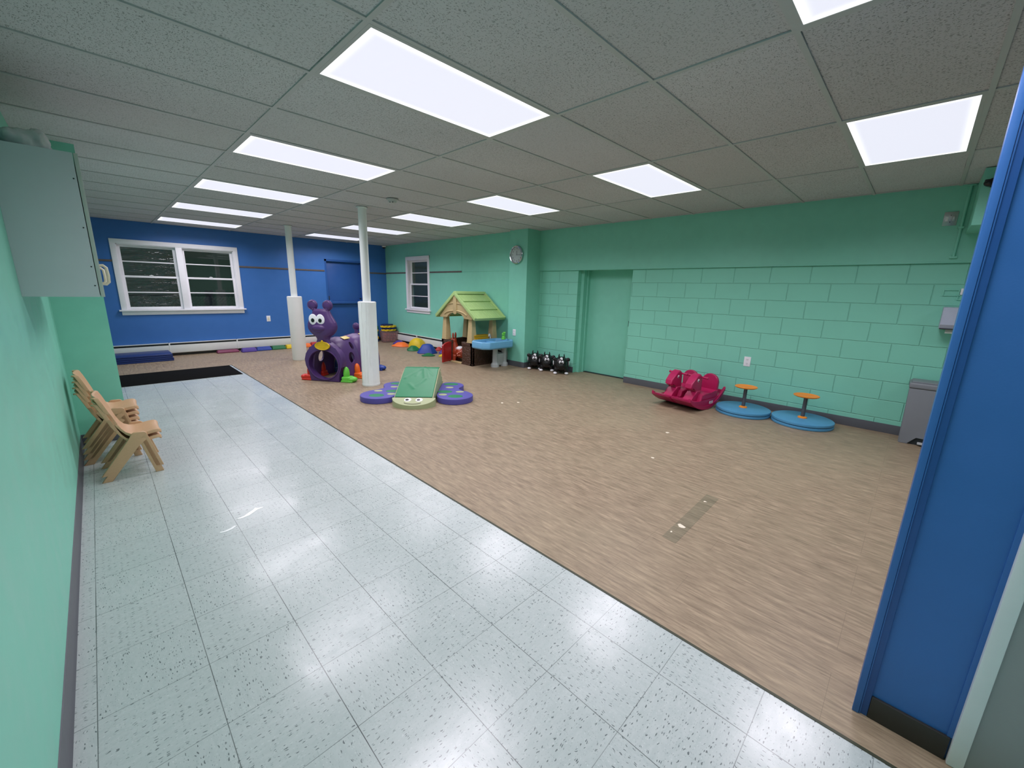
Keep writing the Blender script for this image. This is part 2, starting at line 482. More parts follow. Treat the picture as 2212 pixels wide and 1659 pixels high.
    def mesh(s, name):
        bmesh.ops.recalc_face_normals(s.bm, faces=s.bm.faces)
        me = bpy.data.meshes.new(name); s.bm.to_mesh(me); s.bm.free()
        return me
    def build(s, name, mat, parent=None, loc=None, smooth=True, angle=35):
        me = s.mesh(name)
        if smooth:
            me.polygons.foreach_set('use_smooth', [True] * len(me.polygons))
            me.set_sharp_from_angle(angle=math.radians(angle))
        me.materials.append(mat)
        o = bpy.data.objects.new(name, me); COL.objects.link(o)
        if parent is not None: o.parent = parent
        if loc is not None: o.location = loc
        return o

def tag(o, label, cat, group=None, kind=None):
    o['label'] = label; o['category'] = cat
    if group: o['group'] = group
    if kind: o['kind'] = kind
    return o
def thing(name, label, cat, loc=(0, 0, 0), rz=0.0, group=None):
    o = bpy.data.objects.new(name, None); COL.objects.link(o)
    o.empty_display_size = 0.1
    o.location = loc; o.rotation_euler = (0, 0, rz)
    return tag(o, label, cat, group)
def struct(name, b, mat, parent=None, loc=None, smooth=True):
    o = b.build(name, mat, parent, loc, smooth)
    if parent is None: o['kind'] = 'structure'
    return o
def sroot(name, loc=(0, 0, 0)):
    o = bpy.data.objects.new(name, None); COL.objects.link(o); o.location = loc
    o['kind'] = 'structure'; return o
def dup(root, loc, rz, label=None):
    r = root.copy(); COL.objects.link(r); r.location = loc; r.rotation_euler = (0, 0, rz)
    if label: r['label'] = label
    for ch in list(root.children):
        c = ch.copy(); COL.objects.link(c); c.parent = r
        for g in list(ch.children):
            d = g.copy(); COL.objects.link(d); d.parent = c
    return r
def remesh(o, size, smooth_it=6):
    m = o.modifiers.new('Remesh', 'REMESH'); m.mode = 'VOXEL'; m.voxel_size = size; m.use_smooth_shade = True
    s = o.modifiers.new('Smooth', 'SMOOTH'); s.iterations = smooth_it; s.factor = 0.5
    return o
def cut(o, cutters):
    """boolean holes, applied at once"""
    cm = cutters.mesh('cutter'); co = bpy.data.objects.new('cutter', cm); COL.objects.link(co)
    co.parent = o.parent; co.location = o.location
    md = o.modifiers.new('cut', 'BOOLEAN'); md.object = co; md.operation = 'DIFFERENCE'; md.solver = 'EXACT'
    bpy.context.view_layer.update()
    dg = bpy.context.evaluated_depsgraph_get()
    me = bpy.data.meshes.new_from_object(o.evaluated_get(dg))
    o.modifiers.clear(); o.data = me
    bpy.data.objects.remove(co)
    me.polygons.foreach_set('use_smooth', [True] * len(me.polygons))
    me.set_sharp_from_angle(angle=math.radians(35))

# ================================================================== SETTING
XL, XR, XU, XF, YB, YN = -0.26, 5.89, 5.862, 5.63, 10.30, -2.6
YP0, YP1, XP = 5.08, 5.52, 5.52           # pillar
# floors
b = B(); b.box(XL - .2, 1.557, YN, 8.50, -0.10, 0.0)
struct('floor', b, M['tile'])
b = B(); b.box(1.557, 6.3, YN, 10.6, -0.10, 0.0); b.box(XL - .2, 1.557, 8.50, 10.6, -0.10, 0.0)
struct('floor', b, M['wood'])
b = B(); b.box(1.550, 1.562, YN, 8.505, 0.0, 0.0022); b.box(XL, 1.562, 8.495, 8.507, 0.0, 0.0022)
struct('trim_1', b, M['edge'])
# ceiling
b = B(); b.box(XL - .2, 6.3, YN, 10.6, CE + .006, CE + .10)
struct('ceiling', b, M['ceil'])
b = B()
for k in range(-1, 6):
    x = GX + k * SX
    if x < 6.2 and x > XL: b.box(x - .012, x + .012, YN, YB, CE - .001, CE + .030)
for r in range(-8, 15):
    y = GY + r * SY
    if YN < y < YB: b.box(XL, 6.2, y - .0119, y + .0119, CE - .0008, CE + .0299)
struct('trim_2', b, M['tbar'], smooth=False)

# walls
b = B(); b.box(XL - .15, XL, YN, 10.6, 0, CE + .01)
struct('wall_left', b, M['green'])
b = B(); b.box(XL, 0.055, 4.99, 5.45, 0, CE + .01)
struct('wall_chase_left', b, M['green'])
DY0, DY1 = 3.215, 4.225                    # right door opening
ZL = 1.776
b = B(); b.box(XR, XR + .34, YN, DY0, 0, ZL); b.box(XR, XR + .34, DY1, YP1, 0, ZL)
struct('wall_right', b, M['block'], smooth=False)
b = B(); b.box(XU, XR + .34, YN, YP1, ZL, CE + .01)
struct('wall_right_upper', b, M['green'])
b = B(); b.box(XU - .004, XU + .02, YN, YP0, ZL - .006, ZL + .012, 0.003)
struct('trim_3', b, M['green'])
b = B(); b.box(XP, XR + .34, YP0, YP1, 0, CE + .01)
struct('wall_pillar', b, M['green'])
# far part of the right wall with the window opening
WY0, WY1, WZ0, WZ1 = 8.335, 9.205, 0.895, 2.075
b = B()
b.box(XF, XF + .16, YP1, WY0, 0, CE + .01); b.box(XF, XF + .16, WY1, YB, 0, CE + .01)
b.box(XF, XF + .16, WY0, WY1, 0, WZ0); b.box(XF, XF + .16, WY0, WY1, WZ1, CE + .01)
struct('wall_right_far', b, M['green'])
# back wall, blue, with window and door openings
BX0, BX1, BZ0, BZ1 = 0.395, 2.165, 0.900, 2.065
OX0, OX1, OZ = 4.02, 4.99, 2.04
b = B()
b.box(XL - .15, BX0, YB, YB + .25, 0, CE + .01); b.box(BX1, OX0, YB, YB + .25, 0, CE + .01)
b.box(BX0, BX1, YB, YB + .25, 0, BZ0); b.box(BX0, BX1, YB, YB + .25, BZ1, CE + .01)
b.box(OX0, OX1, YB, YB + .25, OZ, CE + .01); b.box(OX1, XR + .34, YB, YB + .25, 0, CE + .01)
struct('wall_back', b, M['blue'])
# wall behind the camera
b = B(); b.box(XL - .15, 6.3, YN - .15, YN, 0, CE + .01)
struct('wall_front', b, M['green'])

# partition beside the camera (blue), its edge trims, base and the white casing
PX, PY = 1.712, -0.078
b = B(); b.box(PX, PX + .12, YN, PY - .006, 0, CE)
struct('wall_partition', b, M['blue'])
b = B(); b.box(PX - .010, PX + .130, PY - .036, PY, 0, CE, 0.003)
struct('trim_4', b, M['bluegloss'])
b = B(); b.box(PX - .018, PX - .006, PY - .014, PY + .004, 0, CE, 0.003)
b.box(PX - .014, PX - .004, PY - .0185, PY - .0145, 0, CE, 0.0015)
struct('trim_5', b, M['blue'])
b = B(); b.box(PX - .012, PX, -.300, PY - .036, 0, .085, .003)
struct('baseboard_partition', b, M['covedark'])
b = B(); b.box(PX - .006, PX, -.306, -.292, .085, CE, .002)
struct('trim_6', b, M['blue'])
b = B(); b.box(PX - .022, PX + .02, -.340, -.304, 0, CE, .004)
struct('trim_7', b, M['casing'])
b = B(); b.box(PX - .014, PX, -1.25, -.340, 0, CE, .002)
struct('door_3', b, M['greydoor'])

# baseboards
def cove(name, x0, x1, y0, y1, h=.10, mat='cove'):
    b = B(); b.box(x0, x1, y0, y1, 0, h, .0025); struct(name, b, M[mat])
b = B(); b.prism([(0, 0), (.012, 0), (.008, .006), (.0045, .016), (.0035, .10), (0, .102)], (XL, YN, 0), (1, 0, 0), (0, 0, 1), (0, 1, 0), 0, 4.99 - YN)
struct('baseboard_left', b, M['cove'])
cove('baseboard_chase', XL, .060, 4.984, 4.990)
cove('baseboard_right', XR - .008, XR, YN, DY0 - .0)
cove('baseboard_right_mid', XR - .008, XR, DY1, YP0)
b = B(); b.box(XP - .008, XR, YP0 - .008, YP0, 0, .10); b.box(XP - .008, XP, YP0, YP1 + .008, 0, .10)
struct('baseboard_pillar', b, M['cove'])
cove('baseboard_right_far', XF - .006, XF, YP1, YB, .07, 'covedark')
b = B(); b.box(XL, OX0, YB - .006, YB, 0, .08); b.box(OX1, XF, YB - .006, YB, 0, .08)
struct('baseboard_back', b, M['covedark'])

# brown strips at 1.765
b = B()
for x0, x1 in ((XL, .315), (2.245, OX0 - .01), (OX1 + .02, XF)):
    b.box(x0, x1, YB - .010, YB, 1.748, 1.782, .002)
struct('trim_8', b, M['strip'])
b = B()
for y0, y1 in ((7.06, 8.25), (9.29, YB - .01)):
    b.box(XF - .010, XF, y0, y1, 1.760, 1.792, .002)
struct('trim_9', b, M['strip'])
b = B(); b.box(XF - .006, XF, YP1, 7.06, 1.770, 1.780, .001); b.box(XF - .004, XF, 7.06, 7.064, 1.79, CE)
struct('trim_10', b, M['green'])

# double window in the back wall
win = sroot('window_1', (0, YB, 0))
b = B()
c = .080
b.box(BX0 - c, BX0, -.018, 0.0, BZ0, BZ1 + c, .004); b.box(BX1, BX1 + c, -.018, 0, BZ0, BZ1 + c, .004)
b.box(BX0 - c, BX1 + c, -.019, 0, BZ1, BZ1 + c, .004)
b.box(1.225, 1.325, -.018, .10, BZ0, BZ1, .004)
# jamb liners
b.box(BX0, BX0 + .012, 0, .14, BZ0, BZ1); b.box(BX1 - .012, BX1, 0, .14, BZ0, BZ1)
b.box(BX0, BX1, 0, .14, BZ1 - .012, BZ1); b.box(BX0, BX1, 0, .14, BZ0 - .02, BZ0)
b.build('casing', M['white'], win)
b = B(); b.box(BX0 - c - .035, BX1 + c + .035, -.060, .04, BZ0 - .026, BZ0, .006)
b.build('sill', M['white'], win)
b = B(); b.box(BX0 - c, BX1 + c, -.020, 0, BZ0 - .096, BZ0 - .027, .004)
b.build('apron', M['white'], win)
def sash(parent, ax, p0, p1, z0, z1, dep, st=.040, mat=None, glassmat=None, base=.045):
    """ax 'x' (window in a wall facing -Y) or 'y' (facing -X)"""
    def bx(b, a0, a1, d0, d1, c0, c1, bev=.003):
        if ax == 'x': b.box(a0, a1, d0, d1, c0, c1, bev)
        else: b.box(d0, d1, a0, a1, c0, c1, bev)
    b = B(); t = .028
    bx(b, p0, p0 + st, dep, dep + t, z0, z1); bx(b, p1 - st, p1, dep, dep + t, z0, z1)
    bx(b, p0 + st, p1 - st, dep, dep + t, z0, z0 + base); bx(b, p0 + st, p1 - st, dep, dep + t, z1 - .035, z1)
    zm = (z0 + base + z1 - .035) / 2
    bx(b, p0 + st, p1 - st, dep + .006, dep + t - .006, zm - .010, zm + .010)
    f = b.build('sash', M['white'], parent)
    b = B(); bx(b, p0 + st - .004, p1 - st + .004, dep + .012, dep + .016, z0 + .02, z1 - .02, 0)
    b.build('pane', glassmat, f)
ZM = 1.50
for i, (x0, x1) in enumerate(((BX0 + .012, 1.225), (1.325, BX1 - .012))):
    g = M['glassfilm'] if i == 0 else M['glass']
    sash(win, 'x', x0, x1, ZM - .018, BZ1 - .012, .070, glassmat=g, base=.036)
    sash(win, 'x', x0, x1, BZ0, ZM + .018, .036, glassmat=g, base=.050)
    b = B(); b.box((x0 + x1) / 2 - .03, (x0 + x1) / 2 + .03, .026, .040, ZM + .018, ZM + .030, .003)
    b.cyl(((x0 + x1) / 2, .032, ZM + .030), ((x0 + x1) / 2, .032, ZM + .038), .012, n=12)
    b.build('latch', M['white'], win)
# single window in the far right wall
win = sroot('window_2', (XF, 0, 0))
b = B(); c = .080
b.box(-.018, 0, WY0 - c, WY0, WZ0, WZ1 + c, .004); b.box(-.018, 0, WY1, WY1 + c, WZ0, WZ1 + c, .004)
b.box(-.019, 0, WY0 - c, WY1 + c, WZ1, WZ1 + c, .004)
b.box(0, .14, WY0, WY0 + .012, WZ0, WZ1); b.box(0, .14, WY1 - .012, WY1, WZ0, WZ1)
b.box(0, .14, WY0, WY1, WZ1 - .012, WZ1); b.box(0, .14, WY0, WY1, WZ0 - .02, WZ0)
b.build('casing', M['white'], win)
b = B(); b.box(-.055, .04, WY0 - c - .03, WY1 + c + .03, WZ0 - .026, WZ0, .006)
b.build('sill', M['white'], win)
b = B(); b.box(-.020, 0, WY0 - c, WY1 + c, WZ0 - .088, WZ0 - .027, .004)
b.build('apron', M['white'], win)
sash(win, 'y', WY0 + .012, WY1 - .012, ZM - .018, WZ1 - .012, .080, glassmat=M['glass'], base=.036)
sash(win, 'y', WY0 + .012, WY1 - .012, WZ0, ZM + .018, .046, glassmat=M['glass'], base=.055)

# doors
dr = sroot('door_1', (XR, 0, 0))
b = B()
b.box(.10, .30, DY1 - .055, DY1, 0, ZL); b.box(.10, .30, DY0, DY0 + .055, 0, ZL)
b.box(.20, .30, DY1 - .075, DY1 - .055, 0, ZL); b.box(.20, .30, DY0 + .055, DY0 + .075, 0, ZL)
b.build('door_frame', M['green'], dr, smooth=False)
b = B(); b.box(.262, .305, DY0 + .056, DY1 - .058, .012, 1.80, .003)
b.build('door_panel', M['green'], dr)
b = B(); b.box(-.001, .010, DY0 - .004, DY0 + .004, .90, .99, .002)
b.build('latch', M['black'], dr)
b = B(); b.box(.22, .34, DY0, DY1, -.01, .009, .002)
b.build('threshold', M['slot'], dr)
b = B(); b.box(.306, .34, DY0, DY1, 0, 1.8)
b.build('backing', M['slot'], dr)

dr = sroot('door_2', (0, YB, 0))
b = B()
b.box(OX0, OX0 + .045, .0, .20, 0, OZ); b.box(OX1 - .045, OX1, 0, .20, 0, OZ); b.box(OX0, OX1, .0, .20, OZ - .045, OZ)
b.box(OX0 + .045, OX0 + .065, .06, .20, 0, OZ - .045); b.box(OX1 - .065, OX1 - .045, .06, .20, 0, OZ - .045)
b.box(OX0, OX1, .06, .20, OZ - .065, OZ - .045)
b.build('door_frame', M['bluegloss'], dr, smooth=False)
b = B(); b.box(OX0 + .047, OX1 - .047, .085, .13, .01, OZ - .048, .003)
b.build('door_panel', M['bluegloss'], dr)
b = B(); b.box(OX0 + .09, OX1 - .09, .020, .055, .985, 1.045, .006)
b.box(OX0 + .06, OX0 + .13, .01, .085, .965, 1.075, .008); b.box(OX1 - .14, OX1 - .06, .01, .085, .965, 1.085, .008)
b.build('panic_bar', M['bluegloss'], dr)
b = B(); b.box(OX0 + .052, OX0 + .074, .012, .084, 1.08, 1.17, .005); b.box(OX1 - .10, OX1 - .08, .012, .08, 1.09, 1.12, .004)
for z in (.25, 1.05, 1.78): b.cyl((OX0 + .046, .078, z), (OX0 + .046, .078, z + .1), .008, n=10)
b.build('door_hardware', M['slot'], dr)

# ================================================================== OUTSIDE (night)
b = B(); b.box(-8, 14, YB + .25, 24, -.3, -.05); b.box(XR + .36, 14, -4, YB + .25, -.3, -.05)
struct('ground_outside', b, M['ground'])
t = thing('chain_link_fence', 'grey chain link fence seen in the dark through the double window', 'fence', (0, 12.3, -.05))
b = B(); b.tube([(-3, 0, 1.17), (9, 0, 1.17)], .022, 8); b.build('top_rail', M['steel'], t)
for x in (-2, .35, 2.0, 3.35, 5.6, 7.6):
    b = B(); b.cyl((x, .03, 0), (x, .03, 1.19), .025, n=10); b.ball((x, .03, 1.2), .03, 10); b.build('post', M['steel'], t)
b = B()
s = .075
for i in range(-16, 160):
    x = -3 + i * s
    for sg in (1, -1):
        a0, a1 = (x, x + 1.15)
        if a0 < -3 or a1 > 9: continue
        z0, z1 = (.02, 1.17) if sg > 0 else (1.17, .02)
        p0 = Vector((a0, .0 + .003 * sg, z0)); p1 = Vector((a1, .003 * sg, z1)); d = (p1 - p0).normalized(); n = Vector((-d.z, 0, d.x)) * .0022
        b.quad(p0 - n, p1 - n, p1 + n, p0 + n)
o = b.build('wire_mesh', M['steel'], t, smooth=False)
o.modifiers.new('Solid', 'SOLIDIFY').thickness = .003

# ================================================================== CEILING LIGHTS
def light(k, r, label, watts=LIGHT_WATTS):
    x0 = GX + k * SX; y0 = GY + r * SY; x1 = x0 + SX; y1 = y0 + SY
    t = thing('ceiling_light', label, 'ceiling light', (x0, y0, CE), group='recessed ceiling light panels')
    b = B(); i = .030
    b.box(.012, SX - .012, .012, i, -.0015, .004); b.box(.012, SX - .012, SY - i, SY - .012, -.0015, .004)
    b.box(.012, i, i, SY - i, -.0015, .004); b.box(SX - i, SX - .012, i, SY - i, -.0015, .004)
    b.build('frame', M['tbar'], t, smooth=False)
    b = B(); b.box(i - .001, SX - i + .001, i - .001, SY - i + .001, .000, .003)
    b.build('diffuser', M['lens'], t, smooth=False)
    ld = bpy.data.lights.new('panel_lamp', 'AREA'); ld.shape = 'RECTANGLE'; ld.size = SX - 2 * i; ld.size_y = SY - 2 * i
    ld.energy = watts; ld.color = LIGHT_RGB; ld.spread = math.radians(154)
    lo = bpy.data.objects.new('panel_lamp', ld); COL.objects.link(lo); lo.parent = t; lo.location = (SX / 2, SY / 2, -.002)
light(0, -3, 'lit light panel cut by the top edge, nearest on the left row')
light(0, 0, 'largest lit ceiling light panel, in the left row over the white tile')
light(0, 3, 'lit light panel second from the largest one in the left row')
light(0, 6, 'lit light panel third from the back wall in the left row')
light(0, 9, 'lit light panel second from the blue back wall in the left row')
light(0, 12, 'lit light panel nearest the blue back wall, above the double window')
light(2, -3, 'lit light panel nearest the blue partition in the right row')
light(2, 0, 'lit light panel of the right row, in front of the green door')
light(2, 3, 'lit light panel of the right row just in front of the clock pillar')
light(2, 6, 'lit light panel of the right row, third from the blue back wall')
light(2, 9, 'lit light panel of the right row partly hidden by the nearer white pole')
light(2, 12, 'lit light panel of the right row nearest the back wall, above the blue door')
light(2, -6, 'ceiling light panel behind the blue partition, outside the view', 9)
light(-.55, -6.6, 'added fill light panel behind the camera, outside the view', 11)  # unseen panel off the grid, added to light the cabinet and near walls

# ================================================================== HEATERS
def heater(name, label, n, seglen, loc, rz, L):
    t = thing(name, label, 'heater', loc, rz)
    b = B(); b.box(0, L, -.010, 0, .045, .255, .002); b.box(0, L, -.060, 0, .245, .256, .002)
    b.build('back_panel', M['whiteheat'], t)
    b = B(); b.box(0, L, -.045, -.011, .06, .235); b.build('fin_element', M['slot'], t, smooth=False)
    b = B(); b.box(0, L, -.072, -.062, .062, .212, .003); b.build('front_cover', M['whiteheat'], t)
    for x in [0.005] + [i * seglen for i in range(1, n)] + [L - .03]:
        b = B(); b.box(x, x + .022, -.075, -.001, .055, .256, .003); b.build('joint_cover', M['whiteheat'], t)
    return t
heater('baseboard_heater', 'long white baseboard heater under the double window on the blue wall', 4, 1.13, (XL + .02, YB - .007, 0), 0, 4.24)
heater('baseboard_heater', 'white baseboard heater on the green wall behind the playhouse', 3, 1.50, (XF - .007, YB - .012, 0), -PI / 2, YB - .024 - YP1 - .01)

# ================================================================== POLES
def pole(x, y, zs, rs, label, taped):
    t = thing('support_pole', label, 'pole', (x, y, 0))
    b = B(); b.cyl((0, 0, 0), (0, 0, CE), .056, n=32); b.cyl((0, 0, CE - .012), (0, 0, CE), .075, n=32)
    b.build('post', M['pole'], t)
    if taped:
        b = B(); prof = []
        N = 14
        b.lathe([(.06, .004), (rs + .004, .0), (rs + .006, .02), (rs, .04), (rs - .001, zs - .03), (rs + .001, zs - .01), (rs - .012, zs), (.058, zs + .002)], n=14)
        o = b.build('padding', M['sleevetape'], t, angle=20)
        for i, (az, z0, z1) in enumerate(((3.55, .10, 1.20), (3.95, .02, .95), (4.3, .3, 1.19))):
            b = B(); pts = []
            for k in range(24):
                z = z0 + (z1 - z0) * k / 23
                a = az + .05 * math.sin(k * .9 + i)
                pts.append((math.cos(a) * (rs - .002), math.sin(a) * (rs - .002), z))
            b.tube(pts, .005, 6); b.build('tape_seam', M['sleevetape'], t)
    else:
        b = B(); b.lathe([(.06, .003), (rs - .004, 0), (rs, .01), (rs, zs - .012), (rs - .010, zs), (.058, zs)], n=40)
        b.build('padding', M['sleeve'], t)
    return t
pole(2.735, 5.585, 1.214, .124, 'nearer white ceiling pole in taped quilted padding, in front of the purple tunnel', True)
pole(2.675, 8.405, 1.209, .128, 'farther white ceiling pole in smooth padding, left of the purple tunnel head', False)

# ================================================================== CHAIRS
def make_chair():
    t = thing('kids_chair', '', 'chair', group='stacked tan kids chairs')
    H = .155
    # shell profile points (x, z, half width)
    prof = [(-.118, .572, .118), (-.112, .578, .130), (-.100, .570, .142), (-.085, .530, .147), (-.072, .490, .147), (-.060, .452, .144),
            (-.052, .430, .128), (-.042, .395, .118), (-.030, .360, .116)]
    prof2 = [(-.030, .360, .116), (-.016, .325, .120), (.004, .296, .130), (.030, .279, .142), (.065, .273, .150), (.105, .276, .152),
             (.150, .284, .150), (.180, .286, .146), (.196, .280, .136), (.203, .268, .120)]
    def shell(P, name):
        b = B(); n = 10; rows = []
        for (x, z, hw) in P:
            row = []
            kx = min(1, max(0, (z - .29) / .10)); rim = .024
            for j in range(-1, n + 2):
                jj = min(n, max(0, j)); q = 2 * jj / n - 1; e = 1 if j != jj else 0
                row.append(b.bm.verts.new((x - .020 * (1 - q ** 2) * (1 if z > .40 else 0.2) - e * rim * kx, hw * q * (1 + .03 * e), z - (.010 * (1 - q ** 2) if z < .36 else 0) - e * rim * (1 - kx))))
            rows.append(row)
        for a, c in zip(rows, rows[1:]):
            for j in range(n + 2): b.bm.faces.new((a[j], a[j + 1], c[j + 1], c[j]))
        o = b.build(name, M['beige'], t, angle=60)
        s = o.modifiers.new('Solid', 'SOLIDIFY'); s.thickness = .012; s.offset = -1
        v = o.modifiers.new('Bevel', 'BEVEL'); v.width = .003; v.segments = 2; v.limit_method = 'ANGLE'
        return o
    shell(prof, 'backrest'); shell(prof2, 'seat')
    for sg in (-1, 1):
        # rear leg with the bend under the seat, then the front leg
        y0, y1 = (H - .004, H + .018) if sg > 0 else (-H - .018, -H + .004)
        b = B(); b.prism([(.030, .280), (.012, .246), (-.165, 0), (-.108, 0), (.060, .232), (.080, .244), (.112, .268), (.110, .280), (.098, .288), (.045, .290)], (0, 0, 0), (1, 0, 0), (0, 0, 1), (0, 1, 0), y0, y1, .004)
        b.build('leg', M['beige'], t)
        b = B(); b.prism([(.072, .252), (.132, .0), (.180, .0), (.1135, .276), (.104, .284), (.090, .280)], (0, 0, 0), (1, 0, 0), (0, 0, 1), (0, 1, 0), y0 + .0006, y1 - .0006, .004)
        b.build('leg', M['beige'], t)
    b = B(); b.box(.03, .10, -H, H, .247, .262, .004)
    b.build('seat_brace', M['beige'], t)
    return t
chair = make_chair()
chair.location = (.012, 4.095, 0); chair['label'] = 'tan kids chair at the bottom of the front stack of two'
dup(chair, (.016, 4.095, .046), 0, 'tan kids chair on top of the front stack of two')
for i, l in enumerate(('lowest of the four tan kids chairs in the rear stack', 'second from the floor of the four tan kids chairs stacked at the rear',
                       'third from the floor of the four tan kids chairs stacked at the rear', 'topmost tan kids chair of the rear stack, below the wall cabinet')):
    dup(chair, (-.082 + .003 * i, 4.58, .046 * i), 0, l)

# ================================================================== WALL CABINET
t = thing('wall_cabinet', 'pale grey green wall cabinet hung high on the left green wall', 'cabinet', (XL, 3.22, 1.333))
cw, ch, cl = .283, .725, 1.0
b = B()
b.box(0, cw, 0, .016, 0, ch, .0015); b.box(0, cw, cl - .016, cl, 0, ch, .0015)
b.box(0, cw, .0165, cl - .0165, 0, .016, .0015); b.box(0, cw, .0165, cl - .0165, ch - .016, ch, .0015)
b.box(0, .006, .0165, cl - .0165, .0165, ch - .0165); b.box(.02, cw - .01, .0165, cl - .0165, .35, .366)
b.build('body', M['cab'], t)
for k in range(2):
    y0 = .002 + k * (cl / 2)
    b = B(); b.box(cw + .003, cw + .020, y0, y0 + cl / 2 - .004, .0, ch, .002)
    d = b.build('door', M['cabedge'], t)
    yh = .06 if k == 0 else cl - .06
    yh = .10 if k == 0 else cl - .10
    b = B(); b.tube([(cw + .020, yh, .070), (cw + .036, yh, .068), (cw + .048, yh, .080), (cw + .050, yh, .118), (cw + .047, yh, .160), (cw + .035, yh, .172), (cw + .020, yh, .170)], .0075, 10)
    b.build('handle', M['cream'], d)
for (yy, zz) in ((-.001, .60), (-.001, .36), (-.001, .16), (-.001, .06)):
    b = B(); b.cyl((cw - .012, -.0012, zz), (cw - .012, .001, zz), .0035, n=10); b.build('screw', M['slot'], t)
b = B()
for i in range(9):
    a = random.random
    b.ball((-.205 + .030 * a() + .011 * i, 3.50 + .16 * a(), 2.058 + .050 + .045 * a()), (.042 + .02 * a(), .09 + .03 * a(), .042 + .015 * a()), 14)
o = b.build('plastic_bag', M['bag']); remesh(o, .012, 3)
d = o.modifiers.new('D', 'DISPLACE'); tx = bpy.data.textures.new('crumple', 'CLOUDS'); tx.noise_scale = .03; d.texture = tx; d.strength = .022
tag(o, 'crumpled clear white plastic bag lying on top of the wall cabinet', 'bag')

# ================================================================== RUGS AND MATS
b = B(); b.box(XL + .26, 1.515, 7.53, 8.47, 0, .008, .003)
tag(b.build('floor_rug', M['rug']), 'black rectangular entrance rug on the white tile', 'rug')
def folded_mat(z, x1, label):
    t = thing('folded_mat', label, 'mat', (-.22, 9.61, z), group='blue folding gym mats')
    for k in range(2):
        b = B(); b.box(0, x1, 0, .58, k * .033, k * .033 + .031, .010, 3); b.build('panel', M['matblue'], t)
    b = B(); b.box(x1 - .004, x1 + .003, .02, .56, .012, .052, .002); b.build('edge_band', M['navy'], t)
folded_mat(0, 1.10, 'lower blue folded gym mat on the floor beneath the double window')
folded_mat(.066, 1.09, 'upper blue folded gym mat lying on another, beneath the double window')

# ================================================================== PURPLE CATERPILLAR TUNNEL
CU = Vector((.812, .583, 0)); CA = Vector((.583, -.812, 0)); CC = Vector((2.347, 6.241, 0))
# local frame: x along the body away from the camera, y to the photo's left
t = thing('caterpillar_tunnel', 'purple plastic caterpillar crawl tunnel with big white eyes', 'play tunnel', CC, math.atan2(CU.y, CU.x))
# lateral L in photo (to the right) = local -y
def ringpts(fn, n=72): return [fn(2 * PI * i / n) for i in range(n)]
outl = [(-.235, 0), (-.245, .12), (-.262, .205), (-.300, .228), (-.312, .33), (-.285, .42), (-.245, .475), (-.205, .50), (-.165, .550), (-.105, .585), (-.07, .60),
        (.07, .60), (.105, .585), (.165, .550), (.205, .50), (.245, .475), (.285, .42), (.312, .33), (.300, .228), (.262, .205), (.245, .12), (.235, 0)]
b = B(); b.prism([(-u, v) for u, v in outl], (0, 0, 0), (0, 1, 0), (0, 0, 1), (1, 0, 0), -.06, .06, .016, 3)
fp = b.build('front_arch', M['purple'], t)
c = B(); c.prism([(.250 * math.cos(a), .258 + .228 * math.sin(a)) for a in [2 * PI * i / 48 for i in range(48)]], (0, 0, 0), (0, 1, 0), (0, 0, 1), (1, 0, 0), -.2, .2)
cut(fp, c)
b = B()
rim = [(-.062, .250 * math.cos(2 * PI * i / 48), .258 + .228 * math.sin(2 * PI * i / 48)) for i in range(48)]
b.tube(rim, .011, 8, closed=True); b.build('arch_rim', M['purple'], fp)
def arch_seg(x0, x1, hw, ht, name):
    b = B(); n = 40; mseg = 14; rows = []
    for j in range(mseg + 1):
        s = j / mseg; x = x0 + (x1 - x0) * s; bul = .86 + .14 * math.sin(PI * s) ** .55
        row = []
        for i in range(n + 1):
            a = PI * i / n; ca, sa = math.cos(a), math.sin(a)
            e = .72
            row.append(b.bm.verts.new((x, hw * bul * math.copysign(abs(ca) ** e, ca), ht * bul * (sa ** .80 if sa > 0 else 0))))
        rows.append(row)
    for a_, c_ in zip(rows, rows[1:]):
        for i in range(n): b.bm.faces.new((a_[i], a_[i + 1], c_[i + 1], c_[i]))
    bmesh.ops.recalc_face_normals(b.bm, faces=b.bm.faces)
    bmesh.ops.solidify(b.bm, geom=b.bm.faces[:], thickness=.025)
    return b.build(name, M['purple'], t, angle=50)
for k, (x0, x1) in enumerate(((.03, .57), (.57, 1.12))):
    sg = arch_seg(x0, x1, .300, .640, 'body_segment')
    c = B(); xm = (x0 + x1) / 2
    for sy in (-1, 1):
        for (zz, ang, rx, ry, dx) in ((.33, 0, .085, .075, .0), (.505, 35, .065, .050, .10)):
            p = Vector((xm + dx - .03, sy * .22, zz)); d = Vector((0, sy * math.cos(math.radians(ang)), math.sin(math.radians(ang))))
            rot = d.to_track_quat('Z', 'X').to_matrix()
            q = bmesh.ops.create_cone(c.bm, cap_ends=True, segments=28, radius1=1, radius2=1, depth=.3)
            bmesh.ops.transform(c.bm, matrix=Matrix.Translation(p + d * .06) @ rot.to_4x4() @ Matrix.Diagonal((rx, ry, 1, 1)), verts=q['verts'])
    q = bmesh.ops.create_cone(c.bm, cap_ends=True, segments=28, radius1=1, radius2=1, depth=.3)
    bmesh.ops.transform(c.bm, matrix=Matrix.Translation((xm - .04, .07, .62)) @ Matrix.Diagonal((.095, .045, 1, 1)), verts=q['verts'])
    cut(sg, c)
    b = B(); b.box(-.085, .085, -.040, .040, -.004, .004, .003); o = b.build('top_sticker', M['paleyellow'], sg)
    o.rotation_euler = (.42, 0, 0); o.location = (xm + .06, -.125, .626)
